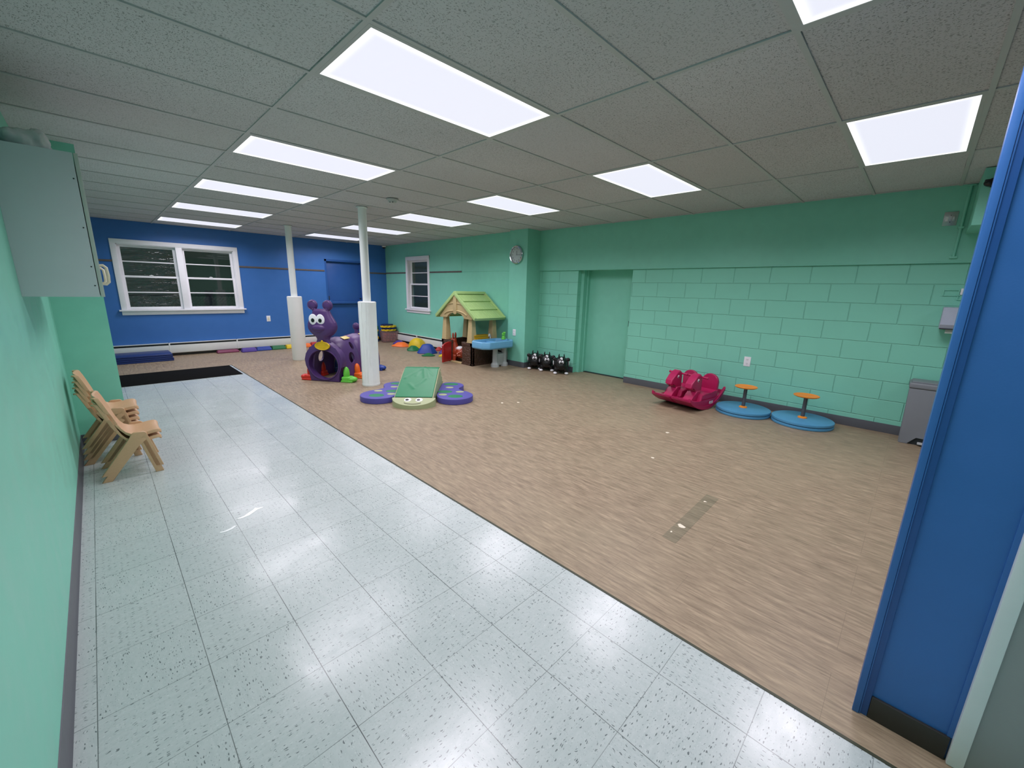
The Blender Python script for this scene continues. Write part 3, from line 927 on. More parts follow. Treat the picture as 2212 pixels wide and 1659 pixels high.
# tail arch with two knobs
b = B(); pts = [(.29 * math.cos(PI * i / 24), .10 + .56 * math.sin(PI * i / 24)) for i in range(25)]
b.prism([(.28, 0)] + pts + [(-.28, 0)], (0, 0, 0), (0, 1, 0), (0, 0, 1), (1, 0, 0), 1.105, 1.160, .014, 3)
ta = b.build('tail_arch', M['purple'], t)
c = B(); c.prism([(.235 * math.cos(a), .258 + .228 * math.sin(a)) for a in [2 * PI * i / 48 for i in range(48)]], (0, 0, 0), (0, 1, 0), (0, 0, 1), (1, 0, 0), 1.0, 1.5)
cut(ta, c)
for sy in (-1, 1):
    b = B(); b.cyl((1.132, sy * .115, .60), (1.132, sy * .115, .70), .036, .030, 16); b.ball((1.132, sy * .115, .730), (.042, .065, .065), 20)
    b.build('tail_knob', M['purple'], t)
# head: one continuous surface
b = B(); R_ = Matrix.Identity(3)
HL = [(.555, .128, .050), (.60, .112, .052), (.640, .096, .056), (.672, .112, .066), (.705, .160, .078), (.745, .200, .088), (.79, .226, .094), (.84, .232, .094), (.885, .222, .090),
      (.93, .196, .084), (.975, .168, .076), (1.015, .148, .068), (1.05, .136, .060), (1.072, .118, .050), (1.084, .080, .034)]
rows = []
for (z_, hw_, dp_) in HL:
    rows.append([b.bm.verts.new((dp_ * math.copysign(abs(math.cos(2 * PI * i / 48)) ** .8, math.cos(2 * PI * i / 48)), -.020 + hw_ * math.sin(2 * PI * i / 48), z_)) for i in range(48)])
for a_, c_ in zip(rows, rows[1:]):
    for i in range(48): b.bm.faces.new((a_[i], a_[(i + 1) % 48], c_[(i + 1) % 48], c_[i]))
b.bm.faces.new(rows[0][::-1]); b.bm.faces.new(rows[-1])
b.ball((-.074, -.010, .808), (.045, .112, .050), 24)
b.ball((-.062, .0, .762), (.040, .085, .030), 24)
b.cyl((0, .080, 1.05), (0, .105, 1.10), .036, .034, 16); b.cyl((0, -.105, 1.05), (0, -.124, 1.10), .036, .034, 16)
h = b.build('head', M['purple'], t); remesh(h, .0085, 4)
for y in (.114, -.128):
    b = B(); b.ball((0, y, 1.137), (.040, .077, .077), 24)
    b.lathe([(.058, 0), (.062, .004), (.066, 0)], (-.036, y, 1.137), 28, Matrix.Rotation(-PI / 2, 3, 'Y'))
    b.build('ear_knob', M['purple'], t)
for y in (.072, -.045):
    b = B(); b.ball((-.082, y, .932), (.014, .068, .080), 28); e = b.build('eye', M['eyewhite'], t)
    b = B(); b.ball((-.096, y - .003, .920), (.006, .028, .030), 20); b.build('pupil', M['black'], e)
b = B(); b.tube([(-.098 + .02 * abs(k / 8) ** 2, .0 - .012 * k - .008, .752 + .0009 * k * k) for k in range(-8, 9)], .005, 8)
b.build('mouth', M['purple'], t)
b = B(); b.lathe([(0, .016), (.100, .016), (.108, .020), (.118, .020), (.122, .010), (.122, 0), (0, 0)], (0, 0, 0), 48)
m_ = Matrix.Translation((-.068, -.012, .545)) @ Matrix.Rotation(-PI / 2, 4, 'Y') @ Matrix.Diagonal((.52, 1, 1, 1))
bmesh.ops.transform(b.bm, matrix=m_, verts=b.bm.verts)
b.ball((-.074, -.012, .612), (.012, .017, .020), 14); b.cyl((-.074, -.012, .585), (-.074, -.012, .612), .013, n=12)
b.build('badge', M['yellow'], t)
for ch in t.children:
    if ch.name.split('.')[0] in ('head', 'ear_knob', 'eye', 'mouth'): ch.location.y = .026
# feet
def foot(x, side, mat):
    b = B(); s = side * (1 if side < 0 else .90)
    b.box(x - .070, x + .070, min(s * .262, s * .40), max(s * .262, s * .40), 0, .085, .028, 4)
    b.ball((x, s * .400, .042), (.070, .085, .043), 22)
    b.box(x - .076, x + .076, min(s * .255, s * .44), max(s * .255, s * .44), 0, .028, .012, 3)
    b.ball((x, s * .315, .120), (.052, .046, .110), 20)
    b.build('foot', M[mat], t)
foot(.02, -1, 'lime'); foot(.33, -1, 'orange'); foot(.66, -1, 'orange'); foot(.99, -1, 'bluep')
foot(.02, 1, 'redp'); foot(.33, 1, 'redp'); foot(.66, 1, 'bluep'); foot(.99, 1, 'lime')

# ================================================================== FOAM TURTLE CLIMBER
TA = Vector((.737, -.676, 0)); TB = Vector((.676, .737, 0))
t = thing('foam_climber', 'green foam ramp with a smiling sage face and purple spotted wings', 'soft play climber', (2.70, 4.36, 0), math.atan2(TA.y, TA.x))
# local x = photo right, y = away
X0, X1 = -.222, .262
prof = [(-.135, 0), (-.135, .096), (.515, .330), (.610, .330), (.615, .262), (.700, .255), (.705, .180), (.790, .172), (.795, .095), (.900, .085), (.905, 0)]
b = B(); b.prism(prof, (0, 0, 0), (0, 1, 0), (0, 0, 1), (1, 0, 0), X0, X1, .006, 2)
b.build('ramp_body', M['sage'], t)
b = B()
ng, mg = 70, 50; rows = []
path = [(-.142, .100), (.515, .336), (.612, .337), (.620, .27)]
seg = [0, .7, .797, .864]
def pathpt(s):
    for i in range(3):
        if s <= seg[i + 1] + 1e-9:
            f = (s - seg[i]) / (seg[i + 1] - seg[i]); return (path[i][0] + f * (path[i + 1][0] - path[i][0]), path[i][1] + f * (path[i + 1][1] - path[i][1]))
    return path[3]
for j in range(ng + 1):
    s = seg[3] * j / ng; yy, zz = pathpt(s); row = []
    for i in range(mg + 1):
        u = i / mg; xx = X0 + .012 + (X1 - X0 - .024) * u
        wr = 0
        for (ua, sa, ub, sb_, am, wd) in ((.55, .70, .12, .44, .010, .022), (.60, .70, .88, .52, .007, .020), (.57, .69, .68, .40, .010, .020), (.68, .42, .42, .20, .008, .026),
                                         (.44, .20, .28, .30, .006, .024), (.50, .72, .40, .50, .006, .018), (.63, .70, .78, .44, .006, .018), (.56, .72, .58, .86, .008, .020)):
            px_, py_ = (u - ua) * .48, s - sa; dx_, dy_ = (ub - ua) * .48, sb_ - sa
            q = max(0, min(1, (px_ * dx_ + py_ * dy_) / (dx_ * dx_ + dy_ * dy_)))
            dd_ = math.hypot(px_ - q * dx_, py_ - q * dy_)
            wr = max(wr, am * math.exp(-(dd_ / wd) ** 2) * (1 - .5 * q))
        row.append(b.bm.verts.new((xx, yy - .3 * wr, zz + .004 + wr)))
    rows.append(row)
for a_, c_ in zip(rows, rows[1:]):
    for i in range(mg): b.bm.faces.new((a_[i], a_[i + 1], c_[i + 1], c_[i]))
o = b.build('ramp_cover', M['turfgreen'], t, angle=40); o.modifiers.new('S', 'SOLIDIFY').thickness = .004
hd = [(.265 * math.cos(a) + .028, -.150 + .185 * math.sin(a)) for a in [PI + PI * i / 28 for i in range(29)]]
b = B(); b.prism(hd, (0, 0, 0), (1, 0, 0), (0, 1, 0), (0, 0, 1), 0, .102, .014, 4)
def slope(y): return .102 - .055 * max(0.0, min(1.0, (-.150 - y) / .185))
for v in b.bm.verts:
    if v.co.z > .02: v.co.z -= (.102 - slope(v.co.y)) * min(1, (v.co.z - .02) / .07)
fh = b.build('face_cushion', M['sage'], t)
tilt = Matrix.Rotation(math.atan2(.055, .185), 3, 'X')
for x in (-.040, .098):
    b = B(); b.lathe([(0, .004), (.038, .003), (.043, 0)], (x, -.205, slope(-.205)), 24, tilt); e = b.build('eye', M['eyewhite'], t)
    b = B(); b.lathe([(0, .003), (.020, .002), (.021, 0)], (x - .006, -.212, slope(-.212) + .004), 20, tilt); b.build('pupil', M['black'], e)
b = B(); b.tube([(.028 + .105 * math.sin(a), -.262 - .040 * math.cos(a), slope(-.262 - .040 * math.cos(a)) + .002) for a in [-1.25 + 2.5 * i / 18 for i in range(19)]], .0035, 6)
b.build('mouth', M['strip'], t)
def union_outline(circles, c, n=72):
    pts = []
    for i in range(n):
        a = 2 * PI * i / n; d = Vector((math.cos(a), math.sin(a))); best = .05
        for (cx, cy, r) in circles:
            oc = Vector((c[0] - cx, c[1] - cy)); bq = oc.dot(d); q = oc.dot(oc) - r * r; disc = bq * bq - q
            if disc > 0:
                tt = -bq + math.sqrt(disc)
                if tt > best: best = tt
        pts.append((c[0] + d.x * best, c[1] + d.y * best))
    return pts
for sd in (-1, 1):
    off = .02
    cs = [(off + sd * .485, .105, .245), (off + sd * .375, .640, .200), (off + sd * .36, .36, .17)]
    P = union_outline(cs, (off + sd * .38, .38))
    lim = off + sd * .250
    P = [((max(u, lim) if sd > 0 else min(u, lim)), v) for u, v in P]
    for _ in range(3):
        P = [((P[i - 1][0] + 2 * P[i][0] + P[(i + 1) % len(P)][0]) / 4, (P[i - 1][1] + 2 * P[i][1] + P[(i + 1) % len(P)][1]) / 4) for i in range(len(P))]
    Q = []
    for p in P:
        if not Q or (Vector(p) - Vector(Q[-1])).length > .004: Q.append(p)
    b = B(); b.prism(Q, (0, 0, 0), (1, 0, 0), (0, 1, 0), (0, 0, 1), 0, .074, .010, 3)
    wg = b.build('wing', M['violet'], t)
    for (dx, y, rx, ry, mt) in ((.50, .03, .095, .075, 'turfgreen'), (.34, .26, .100, .07, 'turfgreen'), (.38, .70, .105, .07, 'turfgreen'),
                                (.33, .105, .055, .045, 'sage'), (.54, .265, .055, .042, 'sage'), (.38, .50, .055, .042, 'sage')):
        b = B(); b.lathe([(0, .0025), (.97, .002), (1, 0)], (0, 0, 0), 32)
        bmesh.ops.transform(b.bm, matrix=Matrix.Translation((off + sd * dx, y, .074)) @ Matrix.Diagonal((rx, ry, 1, 1)), verts=b.bm.verts)
        b.build('spot', M[mt], wg)

# ================================================================== PLAYHOUSE
t = thing('playhouse', 'small playhouse with green shingle roof, tan posts and brown stone base', 'playhouse', (4.86, 6.265, 0))
HB, DP = .475, .64
def stoneblock(b, x0, x1, y0, y1, z1):
    b.box(x0, x1, y0, y1, 0, z1 - .06, .010); b.box(x0 - .008, x1 + .004, y0 - .008, y1 + .008, 0, .035, .006)
    b.box(x0 - .006, x1 + .004, y0 - .006, y1 + .006, z1 - .065, z1, .008)
b = B(); stoneblock(b, 0, .06, -HB, -.165, .43); stoneblock(b, 0, DP, -HB, -HB + .06, .43)
stoneblock(b, 0, .06, .185, HB, .43); stoneblock(b, 0, DP, HB - .06, HB, .43); stoneblock(b, DP - .06, DP, -HB, HB, .43)
b.build('stone_base', M['brown'], t)
def taper_post(x, y, sx, sy):
    b = B()
    r0, r1 = .072, .046
    pts0 = [(-r0, -r0), (r0, -r0), (r0, r0), (-r0, r0)]
    for (za, zb, ra, rb) in ((.43, .445, r0 + .006, r0 + .006), (.445, .90, r0, r1)):
        lo = [b.bm.verts.new((x + sx * (ra if u > 0 else -ra) * .9, y + (ra if v > 0 else -ra), za)) for u, v in pts0]
        hi = [b.bm.verts.new((x + sx * (rb if u > 0 else -rb) * .9, y + (rb if v > 0 else -rb), zb)) for u, v in pts0]
        b.bm.faces.new(lo[::-1]); b.bm.faces.new(hi)
        for i in range(4):
            j = (i + 1) % 4; b.bm.faces.new((lo[i], lo[j], hi[j], hi[i]))
    o = b.build('corner_post', M['tan'], t); v = o.modifiers.new('Bevel', 'BEVEL'); v.width = .008; v.segments = 3
for (x, y) in ((.055, -.395), (.055, .395), (DP - .06, -.395), (DP - .06, .395)): taper_post(x, y, 1, 1)
# gables
for xg in (-.025, DP - .02):
    arch = [(.26 * math.cos(PI * i / 16) , .875 + .100 * math.sin(PI * i / 16)) for i in range(17)]
    g = [(-.50, .885), (-.47, .865)] + [(-u, v) for u, v in arch] + [(.47, .865), (.50, .885), (.03, 1.31), (-.03, 1.31)]
    b = B(); b.prism(g, (0, 0, 0), (0, 1, 0), (0, 0, 1), (1, 0, 0), xg, xg + .045, .006)
    gb = b.build('gable', M['tan'], t)
    b = B()
    sx = -1 if xg < 0 else 1
    xf = xg if xg < 0 else xg + .045
    b.box(min(xf, xf + sx * .02), max(xf, xf + sx * .02), -.050, .050, .955, 1.325, .010); b.ball((xf + sx * .01, 0, .960), (.012, .040, .02), 14)
    for dz, rr in ((.035, .013), (.150, .010)):
        b.tube([(xf + sx * .004, .36 * math.cos(PI * i / 20) , .865 + dz + (.10 + dz * .25) * math.sin(PI * i / 20)) for i in range(2, 19)], rr, 8)
    b.build('gable_trim', M['tan'], gb)
# roof, two slopes with shingle rows
rl0, rl1 = -.060, .725
ez, ey, rz_ = .905, .585, 1.345
sl = Vector((0, ey, ez - rz_)); Ls = sl.length
for sg in (-1, 1):
    d = Vector((0, sg * ey, ez - rz_)).normalized(); n = Vector((0, sg * (rz_ - ez), ey)).normalized()
    b = B()
    for k in range(3):
        s0 = Ls * k / 3 - (.012 if k else 0); s1 = Ls * (k + 1) / 3
        pr = [(s0, 0), (s1, 0), (s1, .034), (s0, .016)]
        b.prism(pr, (0, 0, rz_ - .03), d, n, (1, 0, 0), rl0 + .03, rl1 - .03, .003)
        r3 = random.Random(k * 7 + sg)
        x = rl0 + .07
        while x < rl1 - .05:
            c = Vector((x, 0, rz_ - .03)) + d * (s0 + .03) + n * .020; e = Vector((x, 0, rz_ - .03)) + d * (s1 - .006) + n * .036
            b.tube([c, e], .0035, 5); x += r3.uniform(.045, .09)
    b.prism([(-.0, -.01), (Ls + .012, -.01), (Ls + .012, .046), (0, .046)], (0, 0, rz_ - .03), d, n, (1, 0, 0), rl0, rl0 + .04, .006)
    b.prism([(-.0, -.01), (Ls + .012, -.01), (Ls + .012, .046), (0, .046)], (0, 0, rz_ - .03), d, n, (1, 0, 0), rl1 - .04, rl1, .006)
    b.prism([(Ls - .008, -.012), (Ls + .014, -.012), (Ls + .014, .040), (Ls - .008, .040)], (0, 0, rz_ - .03), d, n, (1, 0, 0), rl0 + .03, rl1 - .03, .005)
    b.build('roof_slope', M['roof'], t)
b = B(); b.prism([(-.045, -.02), (.045, -.02), (.03, .020), (0, .030), (-.03, .020)], (0, 0, rz_), (0, 1, 0), (0, 0, 1), (1, 0, 0), rl0 + .01, rl1 - .01, .004)
b.build('ridge_cap', M['roof'], t)
# red half door, swung open
dd = bpy.data.objects.new('half_door', None)
dpts = [(0, .025), (.270, .025), (.270, .345), (.235, .375), (.14, .400), (.05, .405), (0, .400)]
b = B(); b.prism(dpts, (0, 0, 0), (1, 0, 0), (0, 0, 1), (0, 1, 0), -.018, .018, .010, 3)
o = b.build('half_door', M['reddoor'], t, loc=(-.022, .170, 0)); o.rotation_euler = (0, 0, math.radians(199))
o['label'] = 'red plastic half door swung open'
b = B(); b.cyl((-.01, 0, .03), (-.01, 0, .40), .014, n=12); b.box(.235, .262, -.026, .026, .22, .26, .006); b.build('hinge_pin', M['reddoor'], o)
b = B(); b.box(-.02, .06, -.160, .180, 0, .025, .006); b.build('door_sill', M['tan'], t)
# window counter inside the near side
b = B(); b.box(.06, .40, -.49, -.36, .432, .56, .012)
b.box(.05, .42, -.50, -.35, .555, .575, .008)
for x in (.12, .24): b.cyl((x, -.505, .505), (x, -.485, .505), .022, n=16)
o = b.build('window_counter', M['mustard'], t)
b = B(); b.tube([(.47, -.45, .43), (.47, -.45, .52), (.46, -.455, .56), (.43, -.47, .575), (.40, -.49, .565), (.39, -.50, .54)], .018, 10); b.box(.44, .52, -.48, -.42, .42, .45, .008)
b.build('faucet', M['white'], t)
bpy.data.objects.remove(dd)

# ================================================================== WATER TABLE
t = thing('water_table', 'blue octagonal water basin on light grey pedestal beside the playhouse', 'water table', (5.085, 5.47, 0))
cw_, cy_ = .395, .235
def octo(sx, sy, c=.55): return [(sx, -sy * c), (sx * .72, -sy), (-sx * .72, -sy), (-sx, -sy * c), (-sx, sy * c), (-sx * .72, sy), (sx * .72, sy), (sx, sy * c)]
b = B()
lev = [(octo(cw_ * .93, cy_ * .92), .375), (octo(cw_, cy_), .395), (octo(cw_, cy_), .500), (octo(cw_ * .985, cy_ * .975), .512), (octo(cw_ * .90, cy_ * .86), .510), (octo(cw_ * .86, cy_ * .80), .420)]
R0 = []
for P_, z in lev: R0.append([b.bm.verts.new((u, v, z)) for u, v in P_])
for a_, c_ in zip(R0, R0[1:]):
    for i in range(8): b.bm.faces.new((a_[i], a_[(i + 1) % 8], c_[(i + 1) % 8], c_[i]))
b.bm.faces.new(R0[0][::-1]); b.bm.faces.new(R0[-1])
o = b.build('basin', M['basin'], t); v = o.modifiers.new('Bevel', 'BEVEL'); v.width = .012; v.segments = 3
b = B(); b.box(-.005, .02, -.19, .19, .42, .49, .008); b.box(-.02, .30, -.008, .01, .42, .47, .006); b.build('divider', M['basin'], t)
for x in (.10, .33):
    b = B(); b.lathe([(.078, 0), (.078, .05), (.062, .07), (.052, .09), (.050, .33), (.062, .372), (.062, .378)], (x - .02, .02, 0), 8); b.build('leg', M['ltgrey'], t, angle=25)
b = B(); b.box(.10, .30, -.01, .05, .03, .25, .006); b.box(.10, .30, -.01, .05, .34, .376, .004); b.build('leg_panel', M['ltgrey'], t)
b = B(); b.ball((0, 0, .035), (.030, .030, .038), 16); b.ball((0, 0, .09), (.032, .028, .034), 16); b.ball((-.018, -.02, .122), .012, 10); b.ball((.018, -.02, .122), .012, 10)
b.box(-.034, .034, -.03, .03, 0, .02, .008); b.cyl((0, 0, .05), (.02, 0, .13), .02, .022)
o = b.build('frog_toy', M['lime']); remesh(o, .006, 3); o.location = (5.335, 5.45, .508); o.scale = (1.15, 1.15, 1.08)
tag(o, 'bright green frog shaped toy standing on the right rim of the blue basin', 'toy')

# ================================================================== BOUNCY DEER inside the playhouse doorway
t = thing('hopper_deer', 'rust red inflatable bouncy deer with pink spots inside the playhouse doorway', 'bouncy toy', (5.02, 6.36, 0), math.radians(112))
# local x forward (head end)
b = B()
b.ball((-.045, 0, .165), (.150, .105, .105), 24); b.ball((.070, 0, .175), (.090, .085, .100), 22)
b.cyl((.085, 0, .20), (.120, 0, .36), .070, .050, 20); b.ball((.128, 0, .385), (.060, .055, .062), 20); b.ball((.180, 0, .365), (.045, .040, .038), 18)
for x in (-.11, .075):
    for y in (-.06, .06): b.cyl((x, y, .12), (x * 1.1, y * 1.15, .012), .040, .030, 14); b.ball((x * 1.1, y * 1.15, .022), (.036, .032, .022), 12)
o = b.build('body', M['deer'], t); remesh(o, .008, 6)
t.scale = (1.12, 1.12, 1.06)
for y in (-.033, .033):
    b = B(); b.ball((.115, y * 1.3, .480), (.018, .018, .060), 14); b.build('ear', M['deer'], t)
    b = B(); b.ball((.150, y * 1.45, .395), (.010, .008, .012), 10); b.build('eye', M['black'], t)
b = B(); b.ball((-.005, 0, .245), (.075, .078, .045), 20); b.build('saddle_patch', M['eyewhite'], t)
rnd = random.Random(5)
for k in range(16):
    a = rnd.uniform(.35, 2.0); fx = rnd.uniform(-.16, .01); sgn = 1
    p = (-.045 + (fx + .045), sgn * .104 * math.sqrt(max(.05, 1 - ((fx + .045) / .15) ** 2)) * math.sin(a), .165 + .104 * math.sqrt(max(.05, 1 - ((fx + .045) / .15) ** 2)) * math.cos(a))
    b = B(); b.ball(p, (.012, .012, .012), 10); b.build('spot', M['pinkspot'], t)

# ================================================================== BLACK BOUNCY COWS
def make_cow():
    t = thing('hopper_cow', '', 'bouncy toy', group='black inflatable bouncy cows')
    b = B()
    b.ball((-.04, 0, .155), (.150, .140, .138), 26); b.ball((.075, 0, .185), (.095, .105, .118), 26); b.ball((.110, 0, .150), (.070, .088, .078), 22)
    for x in (-.12, .075):
        for y in (-.095, .095): b.cyl((x, y * .8, .10), (x, y, .03), .045, .036, 14)
    o = b.build('body', M['cow'], t); remesh(o, .008, 6)
    for y in (-1, 1):
        b = B(); b.ball((.060, y * .118, .258), (.018, .036, .032), 18, Matrix.Rotation(-y * .6, 3, 'X')); b.cyl((.058, y * .07, .235), (.058, y * .11, .255), .022, .020, 12); b.build('ear', M['cow'], t)
        b = B(); b.tube([(.07, y * .040, .275), (.072, y * .046, .318), (.070, y * .040, .352)], [.016, .012, .006], 10); b.build('horn', M['cow'], t)
        b = B(); b.ball((.158, y * .023, .222), (.014, .020, .029), 16); e = b.build('eye', M['eyewhite'], t)
        b = B(); b.ball((.170, y * .018, .213), (.005, .009, .011), 12); b.build('pupil', M['black'], e)
        b = B(); b.ball((-.03, y * .134, .19), (.070, .012, .048), 16, Matrix.Rotation(.5, 3, 'Y')); b.build('white_patch', M['eyewhite'], t)
        for x in (-.125, .095):
            b = B(); b.ball((x + .012, y * .098, .021), (.047, .034, .021), 16); b.build('hoof', M['eyewhite'], t)
    b = B(); b.ball((.122, 0, .277), (.016, .026, .024), 12); b.ball((.134, .008, .262), (.012, .018, .014), 10); b.build('blaze', M['eyewhite'], t)
    return t
ang = math.atan2(-.618, -.786)
cow = make_cow(); cow.location = (5.68, 4.33, 0); cow.rotation_euler = (0, 0, ang); cow['label'] = 'black bouncy cow nearest the green door, rightmost of three'
dup(cow, (5.685, 4.665, 0), ang + .04, 'middle one of three black bouncy cows by the green wall')
dup(cow, (5.640, 4.905, 0), ang - .02, 'leftmost black bouncy cow, beside the green pillar')

# ================================================================== DOUBLE ROCKING HORSE
fdir = Vector((-math.cos(math.radians(10)), math.sin(math.radians(10)), 0))
t = thing('rocking_horse', 'magenta two seat rocking horse by the green block wall', 'rocking toy', (5.345, 1.969, 0), math.atan2(fdir.y, fdir.x))
W = .262
def arc(x): return .004 + (.140 if x > 0 else .200) * (abs(x) / .40) ** 2.0
xs = [-.40 + .80 * i / 20 for i in range(21)]
bot = [(x, arc(x)) for x in xs]
top = [(.405, arc(.40) + .022), (.30, .150), (.20, .115), (-.20, .120), (-.30, .165), (-.405, arc(.40) + .026)]
b = B()
for ya, yb in ((-W, -.012), (.012, W)): b.prism(bot + top, (0, 0, 0), (1, 0, 0), (0, 0, 1), (0, 1, 0), ya, yb, .012, 3)
bm_ = [(x, arc(x) + .012) for x in xs[2:17]]; b.prism(bm_ + [(.20, .100), (-.20, .105)], (0, 0, 0), (1, 0, 0), (0, 0, 1), (0, 1, 0), -.02, .02)
b.build('rocker_base', M['magenta'], t)
for y0 in (-W - .012, W - .020):
    b = B(); up_ = [(x, arc(x) + .045) for x in xs[::-1]]
    b.prism(bot + up_, (0, 0, 0), (1, 0, 0), (0, 0, 1), (0, 1, 0), y0, y0 + .032, .008, 3); b.build('runner', M['magenta'], t)
for yc in (-.138, .138):
    bd = [(-.26, .10), (.13, .10), (.10, .19), (.02, .215), (-.10, .200), (-.20, .205), (-.26, .23)]
    b = B(); b.prism(bd, (0, 0, 0), (1, 0, 0), (0, 0, 1), (0, 1, 0), yc - .112, yc + .112, .016, 3)
    sb = b.build('seat', M['magenta'], t)
    bk = [(.105 * math.cos(a), .325 + .095 * math.sin(a)) for a in [PI * i / 16 for i in range(17)]]
    b = B(); b.prism([(.107, .18)] + bk + [(-.107, .18)], (0, yc, 0), (0, 1, 0), (0, 0, 1), (1, 0, 0), -.275, -.232, .014, 3)
    bb_ = b.build('backrest', M['magenta'], t)
    nk = [(.035, .14), (.040, .26), (.030, .36), (.045, .425), (.085, .452), (.135, .440), (.185, .395), (.255, .335), (.262, .285), (.225, .262), (.170, .285), (.150, .26), (.165, .14)]
    b = B(); b.prism(nk, (0, 0, 0), (1, 0, 0), (0, 0, 1), (0, 1, 0), yc - .050, yc + .050, .020, 4)
    b.prism([(.06, .10), (.30, .10), (.20, .17), (.15, .24), (.06, .24)], (0, 0, 0), (1, 0, 0), (0, 0, 1), (0, 1, 0), yc - .060, yc + .060, .014, 3)
    hd_ = b.build('horse_head', M['magenta'], t)
    b = B(); b.cyl((.055, yc - .125, .408), (.055, yc + .125, .408), .013, n=14)
    for sy in (-1, 1): b.ball((.055, yc + sy * .125, .408), (.017, .010, .017), 12)
    b.build('handlebar', M['magenta'], hd_)
    for sy in (-1, 1):
        b = B(); b.ball((.125, yc + sy * .050, .372), (.019, .006, .021), 16); e = b.build('eye', M['eyewhite'], hd_)
        b = B(); b.ball((.128, yc + sy * .055, .368), (.010, .004, .012), 12); b.build('pupil', M['black'], hd_)
b = B()
y_ = W + .0125
b.box(-.115, -.035, y_ - .001, y_ + .0015, .072, .078); b.box(-.115, -.035, y_ - .001, y_ + .0015, .098, .104)
b.box(-.115, -.109, y_ - .001, y_ + .0015, .078, .098); b.box(-.041, -.035, y_ - .001, y_ + .0015, .078, .098); b.box(-.100, -.052, y_ - .001, y_ + .0015, .085, .091)
b.build('maker_badge', M['eyewhite'], t)

# ================================================================== SPIN DISCS
DR = .300
def make_spinner():
    t = thing('spin_disc', '', 'spinning toy', group='blue spinning discs with orange grips')
    def disc(z0, z1, r, name):
        b = B(); b.lathe([(0, z0), (r - .012, z0), (r - .003, z0 + .004), (r, (z0 + z1) / 2), (r - .003, z1 - .004), (r - .012, z1), (0, z1)], n=72); b.build(name, M['discblue'], t)
    disc(0, .033, DR, 'lower_disc'); disc(.0365, .070, DR, 'upper_disc')
    b = B(); b.lathe([(0, .033), (.29, .033), (.29, .0365), (0, .0365)], n=48); b.build('bearing', M['slot'], t)
    b = B(); b.lathe([(.046, .070), (.044, .080), (.030, .086), (.021, .088)], n=32); b.build('collar', M['discorange'], t)
    b = B(); b.cyl((0, 0, .080), (0, 0, .312), .020, n=24); b.build('post', M['darkgrey'], t)
    b = B(); b.lathe([(0, .308), (.055, .309), (.105, .318), (.122, .328), (.124, .334), (.119, .337), (.108, .331), (.05, .324), (.012, .326), (0, .330)], n=48); b.build('hand_grip', M['discorange'], t)
    return t
sp = make_spinner(); sp.location = (5.510, 1.352, 0); sp['label'] = 'blue spinning disc with orange hand grip next to the rocking horse'
dup(sp, (5.566, .750, 0), .3, 'blue spinning disc with orange hand grip nearer the grey step bin')

# ================================================================== STEP BIN
t = thing('step_bin', 'grey plastic step bin against the block wall, cut by the blue partition', 'bin', (5.605, -.05, 0))
b = B()
def taper(b, x0, x1, y0, y1, z0, z1, dx, dy):
    lo = [(x0 + dx, y0 + dy), (x1, y0 + dy), (x1, y1 - dy), (x0 + dx, y1 - dy)]; hi = [(x0, y0), (x1, y0), (x1, y1), (x0, y1)]
    a = [b.bm.verts.new((u, v, z0)) for u, v in lo]; c = [b.bm.verts.new((u, v, z1)) for u, v in hi]
    b.bm.faces.new(a[::-1]); b.bm.faces.new(c)
    for i in range(4): b.bm.faces.new((a[i], a[(i + 1) % 4], c[(i + 1) % 4], c[i]))
bp = [(-.42, 0), (-.42, .56), (0, .56), (-.02, 0), (-.10, 0), (-.14, .075), (-.28, .075), (-.32, 0)]
b.prism([(-.415, 0), (-.43, .565), (-.001, .565), (-.018, 0), (-.085, 0), (-.130, .085), (-.300, .085), (-.345, 0)], (0, 0, 0), (0, 1, 0), (0, 0, 1), (1, 0, 0), .0, .05, .008)
taper(b, .03, .255, -.43, -.001, 0, .565, 0, .012)
b.build('bin_body', M['bin'], t)
b = B(); b.box(-.006, .262, -.436, .005, .566, .622, .018, 4); b.box(.02, .25, -.42, -.01, .62, .634, .008); b.build('lid', M['bin'], t)
b = B(); b.box(-.030, .02, -.275, -.150, .018, .036, .006); b.build('pedal', M['ltgrey'], t)
b = B(); b.box(.022, .0299, -.34, -.09, .0, .085); b.build('recess', M['slot'], t)

# ================================================================== WALL FITTINGS
def plate(name, label, x, y, z, wy, wz, axis, kind, group=None):
    t = thing(name, label, 'outlet' if 'outlet' in name else 'switch', (x, y, z))
    t.rotation_euler = (0, 0, {'x': 0, 'y': PI / 2}[axis])   # local plate faces -x; 'y' turns it to face -y
    b = B(); b.box(-.006, 0, -wy / 2, wy / 2, -wz / 2, wz / 2, .0025); b.build('cover_plate', M['white'] if kind != 'steel' else M['metalgrey'], t)
    if kind == 'duplex':
        for dz in (-.026, .026):
            b = B(); b.lathe([(0, .003), (.017, .0028), (.0175, 0)], (-.006, 0, dz), 20, Matrix.Rotation(-PI / 2, 3, 'Y')); b.build('socket', M['white'], t)
            b = B(); b.box(-.0105, -.0085, -.008, -.0055, dz - .002, dz + .008); b.box(-.0105, -.0085, .0055, .008, dz - .002, dz + .008); b.box(-.0105, -.0085, -.002, .002, dz - .012, dz - .008)
            b.build('slots', M['slot'], t)
    elif kind == 'blank':
        b = B(); b.box(-.010, -.005, -.016, .016, -.032, .032, .002); b.build('rocker', M['cream'], t)
    else:
        for dy in (-.024, .024):
            b = B(); b.box(-.012, -.005, dy - .010, dy + .010, -.022, .022, .002); b.build('rocker', M['white'] if dy > 0 else M['metalgrey'], t)
        for dz in (-.03, .03):
            b = B(); b.cyl((-.009, 0, dz), (-.005, 0, dz), .004, n=10); b.build('screw', M['slot'], t)
    return t
